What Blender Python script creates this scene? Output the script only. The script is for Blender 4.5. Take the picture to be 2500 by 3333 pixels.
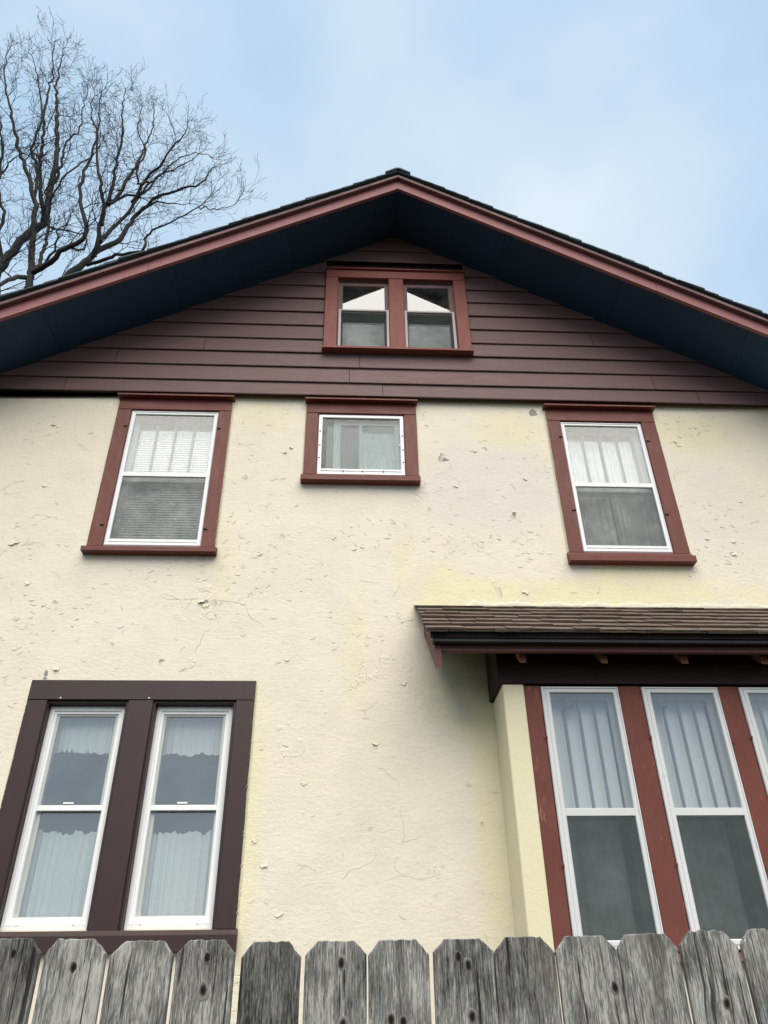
import bpy, bmesh, math, random
from mathutils import Vector, Matrix
rad = math.radians
for o in list(bpy.data.objects):
    bpy.data.objects.remove(o)
scn = bpy.context.scene
COL = scn.collection

# ------------------------------------------------------------------ camera
cam_d = bpy.data.cameras.new('camera')
cam = bpy.data.objects.new('camera', cam_d)
COL.objects.link(cam)
p_, y_, r_ = rad(33.433), rad(-3.1845), rad(-0.9236)
fw = Vector((-math.sin(y_)*math.cos(p_), math.cos(y_)*math.cos(p_), math.sin(p_)))
rt = Vector((math.cos(y_), math.sin(y_), 0))
up = rt.cross(fw)
rt2 = rt*math.cos(r_) + up*math.sin(r_)
up2 = up*math.cos(r_) - rt*math.sin(r_)
mw = Matrix((rt2, up2, -fw)).transposed().to_4x4()
mw.translation = Vector((0, -5.4, 1.6))
cam.matrix_world = mw
cam_d.sensor_fit = 'VERTICAL'
cam_d.sensor_height = 36.0
cam_d.lens = 36.0*2503/3333
cam_d.clip_end = 2000
cam_d.clip_start = 0.05
scn.camera = cam
scn.render.engine = 'CYCLES'
scn.render.resolution_x, scn.render.resolution_y = 768, 1024
scn.cycles.max_bounces = 5
scn.cycles.diffuse_bounces = 3
scn.cycles.glossy_bounces = 3
scn.cycles.caustics_reflective = False
scn.cycles.caustics_refractive = False
scn.cycles.transparent_max_bounces = 16

# ------------------------------------------------------------------ sky, sun, exposure
SUN_EL, SUN_AZ = rad(56), rad(178)      # azimuth clockwise from +Y: behind the camera
W = bpy.data.worlds.new('World'); scn.world = W; W.use_nodes = True
nt = W.node_tree; nt.nodes.clear()
def wn(t): return nt.nodes.new(t)
out = wn('ShaderNodeOutputWorld'); bg = wn('ShaderNodeBackground')
sky = wn('ShaderNodeTexSky'); sky.sky_type = 'NISHITA'; sky.sun_disc = False
sky.sun_elevation = SUN_EL; sky.sun_rotation = SUN_AZ
sky.air_density = 1.2; sky.dust_density = 1.6; sky.ozone_density = 1.2
tc = wn('ShaderNodeTexCoord')
mp = wn('ShaderNodeMapping'); mp.inputs['Scale'].default_value = (1, 1, 1.3); mp.inputs['Location'].default_value = (0.35, 0.2, 0.1)
nz = wn('ShaderNodeTexNoise'); nz.inputs['Scale'].default_value = 1.6; nz.inputs['Detail'].default_value = 5; nz.inputs['Roughness'].default_value = 0.48
cr = wn('ShaderNodeValToRGB'); cr.color_ramp.elements[0].position = 0.40; cr.color_ramp.elements[1].position = 0.64
cr.color_ramp.elements[0].color = (4.3, 6.25, 8.2, 1); cr.color_ramp.elements[1].color = (7.3, 8.3, 9.1, 1)   # thin veil to thicker cloud
mx = wn('ShaderNodeMix'); mx.data_type = 'RGBA'
mx.inputs[0].default_value = 0.82                       # cloud cover over the clear sky
nt.links.new(tc.outputs['Generated'], mp.inputs['Vector']); nt.links.new(mp.outputs[0], nz.inputs['Vector'])
nt.links.new(nz.outputs['Fac'], cr.inputs['Fac']); nt.links.new(cr.outputs['Color'], mx.inputs[7])
nt.links.new(sky.outputs['Color'], mx.inputs[6]); nt.links.new(mx.outputs[2], bg.inputs['Color'])
bg.inputs['Strength'].default_value = 0.067
nt.links.new(bg.outputs[0], out.inputs['Surface'])
sd = bpy.data.lights.new('sun', 'SUN'); sd.energy = 2.45; sd.angle = rad(68); sd.color = (1.0, 0.92, 0.79)
sun = bpy.data.objects.new('sun', sd); COL.objects.link(sun)
sv = Vector((math.sin(SUN_AZ)*math.cos(SUN_EL), math.cos(SUN_AZ)*math.cos(SUN_EL), math.sin(SUN_EL)))
sun.rotation_euler = (-sv).to_track_quat('-Z', 'Y').to_euler()
sun.location = (-4, -12, 14)
vs = scn.view_settings
vs.view_transform = 'Standard'; vs.look = 'None'; vs.gamma = 1.0; vs.use_curve_mapping = False
vs.exposure = 0.85

# ------------------------------------------------------------------ materials
def sock(n, name): return n.inputs[name]
class NT:
    def __init__(s, name):
        s.m = bpy.data.materials.new(name); s.m.use_nodes = True
        s.t = s.m.node_tree; s.t.nodes.clear()
        s.out = s.n('ShaderNodeOutputMaterial'); s.tc = s.n('ShaderNodeTexCoord'); s.oi = s.n('ShaderNodeObjectInfo')
    def n(s, t, **kw):
        x = s.t.nodes.new(t)
        for k, v in kw.items(): setattr(x, k, v)
        return x
    def set(s, inp, v):
        if isinstance(v, bpy.types.NodeSocket): s.t.links.new(v, inp)
        elif v is not None:
            inp.default_value = v
    def coord(s, scale=(1, 1, 1), rnd=0.0, src='Object', off=(0, 0, 0)):
        m = s.n('ShaderNodeMapping'); s.t.links.new(s.tc.outputs[src], m.inputs['Vector'])
        m.inputs['Scale'].default_value = scale; m.inputs['Location'].default_value = off
        if rnd:
            c = s.n('ShaderNodeVectorMath', operation='MULTIPLY_ADD')
            cb = s.n('ShaderNodeCombineXYZ')
            a = s.math('MULTIPLY', s.oi.outputs['Random'], rnd); b = s.math('MULTIPLY', s.oi.outputs['Random'], rnd*1.7); d = s.math('MULTIPLY', s.oi.outputs['Random'], rnd*2.9)
            s.set(cb.inputs[0], a); s.set(cb.inputs[1], b); s.set(cb.inputs[2], d)
            v = s.n('ShaderNodeVectorMath', operation='ADD')
            s.set(v.inputs[0], m.outputs[0]); s.set(v.inputs[1], cb.outputs[0])
            return v.outputs[0]
        return m.outputs[0]
    def noise(s, vec, scale, detail=4, rough=.5, dist=0.0):
        x = s.n('ShaderNodeTexNoise'); s.set(x.inputs['Vector'], vec)
        x.inputs['Scale'].default_value = scale; x.inputs['Detail'].default_value = detail
        x.inputs['Roughness'].default_value = rough; x.inputs['Distortion'].default_value = dist
        return x.outputs['Fac']
    def math(s, op, a, b=None, c=None, clamp=False):
        x = s.n('ShaderNodeMath', operation=op, use_clamp=clamp)
        s.set(x.inputs[0], a)
        if b is not None: s.set(x.inputs[1], b)
        if c is not None: s.set(x.inputs[2], c)
        return x.outputs[0]
    def ramp(s, fac, *stops):
        x = s.n('ShaderNodeValToRGB'); e = x.color_ramp.elements
        while len(e) < len(stops): e.new(0.5)
        for i, (p, c) in enumerate(stops):
            e[i].position = p; e[i].color = (c, c, c, 1) if isinstance(c, (int, float)) else (*c, 1)
        s.set(x.inputs['Fac'], fac); return x.outputs['Color']
    def mix(s, fac, a, b, mode='MIX'):
        x = s.n('ShaderNodeMix', data_type='RGBA', blend_type=mode)
        s.set(x.inputs[0], fac)
        for i, v in ((6, a), (7, b)):
            s.set(x.inputs[i], (*v, 1) if isinstance(v, tuple) and len(v) == 3 else v)
        return x.outputs[2]
    def bump(s, h, strength=.3, dist=.01, normal=None):
        x = s.n('ShaderNodeBump'); x.inputs['Strength'].default_value = strength; x.inputs['Distance'].default_value = dist
        s.set(x.inputs['Height'], h)
        if normal is not None: s.set(x.inputs['Normal'], normal)
        return x.outputs[0]
    def pbr(s, col, rough=.6, normal=None, spec=.3, metal=0):
        b = s.n('ShaderNodeBsdfPrincipled')
        s.set(b.inputs['Base Color'], (*col, 1) if isinstance(col, tuple) else col)
        s.set(b.inputs['Roughness'], rough); b.inputs['Metallic'].default_value = metal
        s.set(b.inputs['Specular IOR Level'], spec)
        if normal is not None: s.set(b.inputs['Normal'], normal)
        s.t.links.new(b.outputs[0], s.out.inputs['Surface']); return b
    def sep(s, vec):
        x = s.n('ShaderNodeSeparateXYZ'); s.set(x.inputs[0], vec); return x.outputs

def painted(name, base, worn, grain=(1, 1, 14), rough=.5, wear=.62, var=.12, bumpk=.12):
    """paint on wood: tone mottling, a little grain in the relief, worn spots of a paler colour"""
    t = NT(name)
    v = t.coord((1, 1, 1), 7.0)
    g = t.coord(tuple(60/a for a in grain), 7.0)
    n1 = t.noise(v, 3.5, 5, .6); n2 = t.noise(g, 1.0, 4, .6); n3 = t.noise(t.coord(tuple(max(.28, min(1.6, 11/a)) for a in grain), 7.0), 22, 5, .7)
    lo = tuple(c*(1-var) for c in base); hi = tuple(min(1, c*(1+var)) for c in base)
    c = t.mix(n1, lo, hi)
    c = t.mix(t.math('MULTIPLY', n2, .35), c, tuple(x*.7 for x in base))
    c = t.mix(t.math('MULTIPLY', t.oi.outputs['Random'], .30), c, tuple(x*.62+.01 for x in base))
    w = t.ramp(t.math('ADD', t.math('MULTIPLY', n3, .7), t.math('MULTIPLY', n1, .3)), (wear, 0.0), (wear+.07, 1.0))
    c = t.mix(t.math('MULTIPLY', w, .7), c, worn)
    t.pbr(c, t.ramp(n3, (.3, rough-.08), (.7, rough+.12)), t.bump(t.math('ADD', n2, n3), bumpk, .004), .35)
    return t.m
def plain(name, col, rough=.5, metal=0, spec=.3, var=.1, scale=6):
    t = NT(name); v = t.coord((1, 1, 1), 5.0)
    n = t.noise(v, scale, 5, .6)
    c = t.mix(n, tuple(x*(1-var) for x in col), tuple(min(1, x*(1+var)) for x in col))
    t.pbr(c, rough, t.bump(n, .05, .003), spec, metal); return t.m

M = {}
M['red'] = painted('red_brown_paint', (.155, .037, .027), (.30, .13, .10), (8, 8, 60), .52, .68)
M['red_h'] = painted('red_brown_paint_across', (.155, .037, .027), (.30, .13, .10), (60, 8, 8), .52, .68)
M['bay_red'] = painted('weathered_red_paint', (.165, .047, .034), (.34, .16, .11), (5, 5, 50), .7, .58, .45, .6)
M['attic_red'] = painted('faded_red_paint', (.27, .083, .066), (.40, .22, .20), (8, 8, 40), .65, .60, .18, .2)
M['barge'] = painted('rose_brown_paint', (.31, .118, .118), (.50, .34, .33), (70, 8, 8), .55, .70, .08, .1)
M['crown'] = painted('brown_trim_paint', (.17, .082, .088), (.3, .2, .2), (70, 8, 8), .55, .72, .08)
M['siding'] = painted('mauve_brown_siding_paint', (.168, .097, .096), (.30, .21, .20), (80, 8, 6), .6, .74, .09, .25)
M['soffit'] = painted('haze_blue_soffit', (.017, .052, .112), (.04, .09, .15), (8, 50, 8), .6, .72, .2, .2)  # blue lens haze is put into the soffit colour
M['dark_brown'] = painted('dark_brown_paint', (.042, .022, .021), (.12, .08, .07), (8, 8, 60), .42, .76, .10, .08)
M['awning_wood'] = painted('awning_trim_paint', (.125, .040, .036), (.30, .15, .12), (60, 8, 8), .6, .64, .15, .2)
M['bracket'] = painted('rafter_end_paint', (.42, .19, .15), (.5, .3, .25), (8, 8, 30), .7, .55, .2, .3)
M['shade_wood'] = painted('shade_dark_boards', (.030, .014, .013), (.05, .03, .03), (60, 8, 8), .8, .8, .2)  # deep shade under the awning and at the bay header is painted in
M['black_drip'] = plain('shade_black_drip', (.012, .012, .014), .5)  # black is the shade below the shingle edge, put into the colour
M['alu'] = plain('white_aluminium', (.78, .79, .80), .35, 0, .5, .06, 9)
M['alu_old'] = painted('chalky_white_storm_paint', (.74, .74, .74), (.34, .34, .34), (8, 8, 40), .6, .60, .1, .3)
M['vinyl'] = plain('white_vinyl', (.86, .86, .86), .3, 0, .5, .03, 4)
M['sash_grey'] = plain('pale_grey_sash_paint', (.42, .44, .43), .5)
M['sash_blue'] = plain('grey_muntin_paint', (.10, .11, .135), .5)
M['attic_sash'] = painted('attic_sash_paint', (.20, .115, .115), (.4, .33, .33), (8, 8, 30), .6, .6)
M['alu_dull'] = plain('dull_screen_frame', (.42, .38, .39), .45)
M['dark_metal'] = plain('dark_clip_metal', (.03, .025, .025), .5, .6)
M['jamb'] = plain('dark_jamb_paint', (.055, .032, .030), .6)
M['room'] = plain('dim_room_plaster', (.16, .16, .155), .9)
M['lilac'] = plain('pale_liner', (.72, .74, .75), .6)
M['sash_mid'] = plain('mid_grey_muntin', (.19, .20, .21), .5)
M['sash_light'] = plain('light_sash_vinyl', (.50, .52, .50), .4)
M['sash_dark'] = plain('dark_sash_paint', (.06, .065, .062), .5)

def stucco():
    t = NT('cream_stucco_paint')
    v = t.coord()
    x, y, z = t.sep(v)
    nA = t.noise(v, .9, 4, .55); nB = t.noise(v, 3.2, 5, .62); nC = t.noise(v, 34, 4, .65); nD = t.noise(v, 120, 2, .6)
    base = t.mix(t.ramp(nA, (.35, 0.), (.65, 1.)), (.78, .70, .565), (.79, .715, .60))
    grey = t.ramp(nB, (.45, 0.), (.66, 1.))
    # the paler, greyer old coat in the middle of the upper storey
    def blob(cx, cz, rx, rz, edge=.35):
        dx = t.math('DIVIDE', t.math('SUBTRACT', x, cx), rx); dz = t.math('DIVIDE', t.math('SUBTRACT', z, cz), rz)
        d = t.math('SQRT', t.math('ADD', t.math('MULTIPLY', dx, dx), t.math('MULTIPLY', dz, dz)))
        d = t.math('ADD', d, t.math('MULTIPLY', t.math('SUBTRACT', nB, .5), 1.5))
        return t.ramp(d, (1-edge, 1.), (1.0, 0.))
    c = base
    c = t.mix(t.math('MULTIPLY', blob(1.2, 5.45, .85, .55), .75), c, (.71, .655, .60))
    c = t.mix(t.math('MULTIPLY', blob(3.2, 5.2, .45, .55), .6), c, (.71, .655, .60))
    # brush-over patches of yellower paint
    for cx, cz, rx, rz, k in ((1.9, 4.42, 1.6, .17, .9), (.75, 4.45, .30, .28, .8), (2.4, 4.62, .5, .18, .7), (3.2, 6.1, .55, .28, .6), (1.45, 6.1, .38, .28, .7),
                              (-.75, 6.2, .32, .25, .55), (.05, 3.95, .12, .5, .5), (.45, 4.65, .10, .45, .5), (1.0, 2.9, .17, 1.3, .7), (-.62, 2.6, .10, 1.2, .6), (-1.0, 4.7, .12, .5, .4), (.95, 3.6, .45, .5, .6)):
        c = t.mix(t.math('MULTIPLY', blob(cx, cz, rx, rz, .5), k), c, (.785, .71, .46))
    c = t.mix(t.math('MULTIPLY', grey, .16), c, (.50, .46, .40))
    c = t.mix(t.math('MULTIPLY', t.math('ABSOLUTE', t.math('SUBTRACT', nC, .5)), .45), c, (.52, .46, .36))
    # faint soot specks
    sp = t.ramp(nC, (.66, 0.), (.74, 1.))
    c = t.mix(t.math('MULTIPLY', sp, .22), c, (.30, .27, .22))
    # blistered / flaking skin: ridges of a distorted cell pattern, only in places
    vd = t.n('ShaderNodeVectorMath', operation='ADD'); t.set(vd.inputs[0], v)
    nx = t.n('ShaderNodeTexNoise'); t.set(nx.inputs['Vector'], v); nx.inputs['Scale'].default_value = 6; nx.inputs['Detail'].default_value = 3
    sc = t.n('ShaderNodeVectorMath', operation='SCALE'); t.set(sc.inputs[0], nx.outputs['Color']); sc.inputs['Scale'].default_value = .22
    t.set(vd.inputs[1], sc.outputs[0])
    vo = t.n('ShaderNodeTexVoronoi', feature='DISTANCE_TO_EDGE'); t.set(vo.inputs['Vector'], vd.outputs[0]); vo.inputs['Scale'].default_value = 7.5
    crack = t.ramp(vo.outputs['Distance'], (.0, 1.), (.018, 0.))
    msk = t.ramp(t.noise(v, 2.3, 5, .7), (.56, 0.), (.63, 1.))
    msk2 = t.ramp(t.noise(t.coord((1, 1, 1), 0, 'Object', (5, 3, 1)), 8, 3, .6), (.53, 0.), (.58, 1.))
    mm = t.math('MULTIPLY', msk, msk2)
    ck = t.math('MULTIPLY', crack, mm)
    c = t.mix(t.math('MULTIPLY', ck, .35), c, (.34, .30, .23))
    puff = t.ramp(vo.outputs['Distance'], (.0, 0.), (.09, 1.))
    h = t.math('ADD', t.math('MULTIPLY', nC, .55), t.math('MULTIPLY', nD, .35))
    h = t.math('ADD', h, t.math('MULTIPLY', nB, 1.6))
    h = t.math('ADD', h, t.math('MULTIPLY', t.noise(t.coord((1, 1, 3.4)), 13, 4, .6), .42))   # horizontal trowel marks
    h = t.math('ADD', h, t.math('MULTIPLY', t.math('MULTIPLY', puff, mm), .5))
    h = t.math('SUBTRACT', h, t.math('MULTIPLY', ck, .8))
    t.pbr(c, .62, t.bump(h, .46, .012), .25)
    return t.m
M['stucco'] = stucco()
def pilaster_m():
    t = NT('yellow_cream_paint'); v = t.coord()
    n = t.noise(v, 2.5, 5, .6); n2 = t.noise(v, 45, 5, .6)
    c = t.mix(n, (.73, .665, .44), (.76, .695, .50))
    c = t.mix(t.ramp(n2, (.68, 0.), (.76, .4)), c, (.35, .3, .2))
    t.pbr(c, .6, t.bump(t.math('ADD', n2, n), .3, .008), .25); return t.m
M['pilaster'] = pilaster_m()
M['flake'] = plain('loose_paint_skin', (.69, .635, .49), .6, 0, .3, .06)
M['flashing'] = painted('caulked_flashing', (.73, .68, .54), (.45, .40, .32), (40, 8, 8), .6, .60, .05, .5)
M['bare'] = plain('bare_cement_render', (.30, .29, .27), .9, 0, .1, .25, 30)
M['crack'] = plain('hairline_crack', (.37, .32, .245), .9, 0, .1)

def shingle_m():
    t = NT('asphalt_shingle'); v = t.coord((1, 1, 1), 9.0)
    r = t.oi.outputs['Random']
    c = t.ramp(r, (0., (.130, .098, .080)), (.35, (.165, .125, .102)), (.7, (.195, .145, .118)), (1., (.14, .092, .080)))
    n = t.noise(v, 260, 3, .7); n2 = t.noise(v, 9, 4, .6)
    c = t.mix(t.math('MULTIPLY', t.ramp(n2, (.4, 0.), (.7, 1.)), .5), c, (.225, .185, .145))
    c = t.mix(t.ramp(n, (.35, .55), (.65, 0.)), c, (.05, .04, .035))
    t.pbr(c, .95, t.bump(n, .6, .003), .15); return t.m
M['shingle'] = shingle_m()
def roof_sh():
    t = NT('dark_roof_shingle'); v = t.coord((1, 1, 1), 9.0)
    n = t.noise(v, 90, 4, .7)
    c = t.mix(n, (.040, .056, .068), (.105, .128, .142))
    t.pbr(c, .95, t.bump(n, .5, .004), .15); return t.m
M['roof_shingle'] = roof_sh()

def wood_m():
    t = NT('weathered_cedar'); 
    v = t.coord((1, 1, 1), 11.0)
    vs_ = t.n('ShaderNodeVectorMath', operation='MULTIPLY'); t.set(vs_.inputs[0], v); vs_.inputs[1].default_value = (5.5, 0.0, 3.0)
    vo = t.n('ShaderNodeTexVoronoi', feature='F1'); t.set(vo.inputs['Vector'], vs_.outputs[0]); vo.inputs['Scale'].default_value = 1.0; vo.inputs['Randomness'].default_value = 1.0
    d = vo.outputs['Distance']; rc = t.sep(vo.outputs['Color'])[0]
    gate = t.ramp(rc, (.80, 0.), (.83, 1.))
    near = t.math('MULTIPLY', t.ramp(d, (.05, 1.), (.26, 0.)), gate)
    knot = t.math('MULTIPLY', t.ramp(d, (.050, 1.), (.085, 0.)), gate)
    ring = t.math('MULTIPLY', t.math('MULTIPLY', t.ramp(d, (.07, 0.), (.10, 1.)), t.ramp(d, (.12, 1.), (.19, 0.))), gate)
    x, y, z = t.sep(v)
    wob = t.noise(t.coord((3, 3, 1.4), 11.0), 1.6, 3, .5)
    xx = t.math('ADD', t.math('ADD', x, t.math('MULTIPLY', wob, .010)), t.math('MULTIPLY', near, .02))
    cb = t.n('ShaderNodeCombineXYZ'); t.set(cb.inputs[0], xx); t.set(cb.inputs[1], y); t.set(cb.inputs[2], z)
    def gr(sx, sz, det, ro):
        m = t.n('ShaderNodeMapping'); t.set(m.inputs['Vector'], cb.outputs[0]); m.inputs['Scale'].default_value = (sx, sx, sz)
        return t.noise(m.outputs[0], 1.0, det, ro)
    g1 = gr(210, 14.0, 6, .75); g2 = gr(60, 2.5, 4, .6); g3 = gr(480, 42, 4, .7); g4 = gr(85, 2.6, 2, .5)
    blot = t.noise(t.coord((1.6, 1, .8), 11.0), 6.5, 5, .6)
    tone = t.math('MULTIPLY_ADD', t.oi.outputs['Random'], .08, .02)
    f = t.math('ADD', t.math('ADD', t.math('MULTIPLY', g1, .44), t.math('MULTIPLY', g2, .18)), t.math('MULTIPLY', g3, .38))
    f = t.math('ADD', f, t.math('MULTIPLY', t.math('SUBTRACT', blot, .52), .40))
    f = t.math('SUBTRACT', t.math('ADD', f, .06), tone)
    c = t.ramp(f, (.37, (.022, .022, .022)), (.435, (.102, .100, .095)), (.51, (.225, .22, .207)), (.59, (.50, .49, .46)))
    warm = t.ramp(t.noise(t.coord((2, 1, .7), 11.0, 'Object', (3, 0, 8)), 7, 3, .5), (.55, 0.), (.75, .35))
    c = t.mix(warm, c, (.20, .155, .115))
    fis = t.ramp(g4, (.315, 1.), (.34, 0.))
    fis = t.math('MAXIMUM', fis, t.ramp(gr(230, 5.5, 2, .5), (.27, 1.), (.31, 0.)))
    c = t.mix(t.math('MULTIPLY', fis, .85), c, (.010, .010, .011))
    c = t.mix(t.math('MULTIPLY', ring, .30), c, (.42, .41, .38))
    c = t.mix(t.math('MULTIPLY', knot, .93), c, (.010, .010, .011))
    h = t.math('SUBTRACT', t.math('ADD', g1, t.math('MULTIPLY', g3, .6)), t.math('ADD', fis, knot))
    t.pbr(c, .85, t.bump(h, .8, .006), .2); return t.m
M['cedar'] = wood_m()
def knot_m():
    t = NT('knot_wood'); v = t.coord((1, 1, 1), 5.0); x, y, z = t.sep(t.coord())
    d = t.math('SQRT', t.math('ADD', t.math('MULTIPLY', t.math('MULTIPLY', x, 1.6), t.math('MULTIPLY', x, 1.6)), t.math('MULTIPLY', z, z)))
    n = t.noise(v, 160, 4, .6)
    dd = t.math('ADD', d, t.math('MULTIPLY', t.math('SUBTRACT', n, .5), .006))
    c = t.ramp(dd, (.004, (.010, .009, .009)), (.008, (.022, .020, .019)), (.0125, (.13, .125, .115)), (.016, (.20, .195, .18)))
    t.pbr(c, .9, t.bump(n, .5, .003), .15); return t.m
M['knot'] = knot_m()
def bark_m():
    t = NT('bark'); v = t.coord((1, 1, .35))
    n = t.noise(v, 14, 5, .65)
    c = t.mix(n, (.018, .019, .021), (.075, .070, .066))
    t.pbr(c, .95, t.bump(n, .7, .02), .1); return t.m
M['bark'] = bark_m()
M['twig'] = plain('twig_bark', (.032, .034, .040), .95, 0, .1, .2)
def grass_m():
    t = NT('lawn'); v = t.coord()
    n = t.noise(v, 1.2, 6, .65); n2 = t.noise(v, 60, 4, .7)
    c = t.mix(n, (.050, .046, .028), (.075, .066, .042)); c = t.mix(t.ramp(n2, (.4, .5), (.6, 0.)), c, (.02, .026, .012))
    t.pbr(c, .95, t.bump(n2, .7, .03), .1); return t.m
M['lawn'] = grass_m()
M['concrete'] = plain('foundation_concrete', (.26, .25, .235), .9, 0, .2, .2, 8)

def glass(name, refl, tint=(.97, .985, .985), dirt=.08, dcol=(.45, .48, .48), rough=.015, ripple=.0, streak=False, dsc=5):
    t = NT(name); v = t.coord((1, 1, 1), 4.0)
    tr = t.n('ShaderNodeBsdfTransparent'); tr.inputs[0].default_value = (*tint, 1)
    gl = t.n('ShaderNodeBsdfGlossy'); gl.inputs['Roughness'].default_value = rough; gl.inputs['Color'].default_value = (.97, .98, 1, 1)
    n = t.noise(v, 2.2, 2, .5)
    if streak: hgt = t.noise(t.coord((90, 90, 16), 4.0), 1.0, 4, .65, 1.5)
    else: hgt = n
    nb = t.bump(hgt, 1.0 if streak else .25, ripple)
    t.set(gl.inputs['Normal'], nb)
    fr = t.n('ShaderNodeFresnel'); fr.inputs['IOR'].default_value = 1.5
    fac = t.math('MULTIPLY_ADD', fr.outputs[0], 1-refl, refl, clamp=True)
    geo = t.n('ShaderNodeNewGeometry'); fac = t.math('MULTIPLY', fac, t.math('SUBTRACT', 1.0, geo.outputs['Backfacing']))   # thin pane: front face reflects once
    m1 = t.n('ShaderNodeMixShader'); t.set(m1.inputs[0], fac); t.set(m1.inputs[1], tr.outputs[0]); t.set(m1.inputs[2], gl.outputs[0])
    df = t.n('ShaderNodeBsdfDiffuse'); df.inputs[0].default_value = (*dcol, 1)
    dn = t.noise(v, dsc, 6, .65, .5)
    df2 = t.ramp(hgt if streak else dn, (.35, dirt*.25), (.72, min(1, dirt*1.9)))
    m2 = t.n('ShaderNodeMixShader'); t.set(m2.inputs[0], df2); t.set(m2.inputs[1], m1.outputs[0]); t.set(m2.inputs[2], df.outputs[0])
    t.t.links.new(m2.outputs[0], t.out.inputs['Surface']); return t.m
M['glass_attic'] = glass('attic_glass', .12, dirt=.03, ripple=.0014)
M['glass_up'] = glass('storm_glass', .05, dirt=.05, dcol=(.6, .62, .62), ripple=.0006)
M['glass_low'] = glass('dusty_glass', .19, dirt=.04, dcol=(.40, .45, .46), ripple=.0006, dsc=2.5)
M['glass_bay'] = glass('bay_glass', .13, dirt=.03, dcol=(.38, .44, .46), ripple=.0006, dsc=2.5)
M['glass_rain'] = glass('rippled_plastic', .01, (.80, .84, .84), dirt=.09, dcol=(.24, .27, .27), rough=.12, ripple=.004, streak=True)
def screen_m(name, opac, col):
    t = NT(name); tr = t.n('ShaderNodeBsdfTransparent'); df = t.n('ShaderNodeBsdfDiffuse'); df.inputs[0].default_value = (*col, 1)
    n = t.noise(t.coord((1, 1, 1), 4.0), 3.5, 6, .65)
    f = t.ramp(n, (.3, opac-.09), (.7, opac+.09))
    m = t.n('ShaderNodeMixShader'); t.set(m.inputs[0], f); t.set(m.inputs[1], tr.outputs[0]); t.set(m.inputs[2], df.outputs[0])
    t.t.links.new(m.outputs[0], t.out.inputs['Surface']); return t.m
M['screen'] = screen_m('insect_screen', .27, (.105, .125, .125))
M['screen_dark'] = screen_m('dark_insect_screen', .30, (.075, .092, .088))
def cloth_m(name, col, tl=.35):
    t = NT(name); v = t.coord((1, 1, 1), 3.0)
    n = t.noise(v, 30, 4, .6)
    c = t.mix(n, tuple(x*.88 for x in col), col)
    df = t.n('ShaderNodeBsdfDiffuse'); t.set(df.inputs[0], c)
    tl_ = t.n('ShaderNodeBsdfTranslucent'); t.set(tl_.inputs[0], c)
    m = t.n('ShaderNodeMixShader'); m.inputs[0].default_value = tl; t.set(m.inputs[1], df.outputs[0]); t.set(m.inputs[2], tl_.outputs[0])
    t.t.links.new(m.outputs[0], t.out.inputs['Surface']); return t.m
M['sheer'] = cloth_m('sheer_curtain', (.80, .82, .80))
M['cafe'] = cloth_m('cafe_curtain', (.80, .85, .82))
M['blind'] = cloth_m('white_blind', (.88, .89, .88), .15)
M['shade'] = cloth_m('roller_shade', (.80, .84, .85), .2)
M['shade_dim'] = cloth_m('grey_drape', (.40, .44, .40), .2)

# ------------------------------------------------------------------ object helpers
ORG = {}
def link(o, org, parent):
    COL.objects.link(o); ORG[o] = Vector(org)
    if parent is not None:
        o.parent = parent; o.location = Vector(org) - ORG[parent]
    else: o.location = org
    return o
def empty(name, org, parent=None):
    o = bpy.data.objects.new(name, None); o.empty_display_size = .2
    return link(o, org, parent)
def tag(o, label=None, cat=None, group=None, kind=None):
    for k, v in (('label', label), ('category', cat), ('group', group), ('kind', kind)):
        if v: o[k] = v
    return o
def mesh(name, V, F, mat, parent=None, org=None, smooth=False):
    V = [Vector(v) for v in V]
    if org is None:
        lo = [min(v[i] for v in V) for i in range(3)]; hi = [max(v[i] for v in V) for i in range(3)]
        org = Vector([(a+b)/2 for a, b in zip(lo, hi)])
    org = Vector(org)
    me = bpy.data.meshes.new(name); me.from_pydata([tuple(v-org) for v in V], [], F)
    bm = bmesh.new(); bm.from_mesh(me); bmesh.ops.recalc_face_normals(bm, faces=bm.faces); bm.to_mesh(me); bm.free()
    if smooth: me.shade_smooth()
    me.materials.append(M[mat])
    return link(bpy.data.objects.new(name, me), org, parent)
def cbox_vf(x0, x1, y0, y1, z0, z1, c=.004):
    """box with chamfered edges"""
    c = min(c, (x1-x0)*.45, (y1-y0)*.45, (z1-z0)*.45)
    b = ((x0, x1), (y0, y1), (z0, z1)); V = []; idx = {}
    for i in (0, 1):
        for j in (0, 1):
            for k in (0, 1):
                s = (i, j, k)
                for ax in range(3):       # vertex lying on the face of axis ax
                    p = [b[a][s[a]] + (0 if a == ax else (c if s[a] == 0 else -c)) for a in range(3)]
                    idx[(i, j, k, ax)] = len(V); V.append(tuple(p))
    F = []
    for ax in range(3):
        a, d = [q for q in range(3) if q != ax]
        for s in (0, 1):
            f = []
            for u, w in ((0, 0), (1, 0), (1, 1), (0, 1)):
                t = [0, 0, 0]; t[ax] = s; t[a] = u; t[d] = w; f.append(idx[(*t, ax)])
            F.append(f)
    for ax in range(3):                   # edge along axis ax joins the faces of the other two
        a, d = [q for q in range(3) if q != ax]
        for u in (0, 1):
            for w in (0, 1):
                t0 = [0, 0, 0]; t0[a] = u; t0[d] = w; t1 = list(t0); t1[ax] = 1
                F.append([idx[(*t0, a)], idx[(*t1, a)], idx[(*t1, d)], idx[(*t0, d)]])
    for i in (0, 1):
        for j in (0, 1):
            for k in (0, 1):
                F.append([idx[(i, j, k, q)] for q in range(3)])
    return V, F
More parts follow.
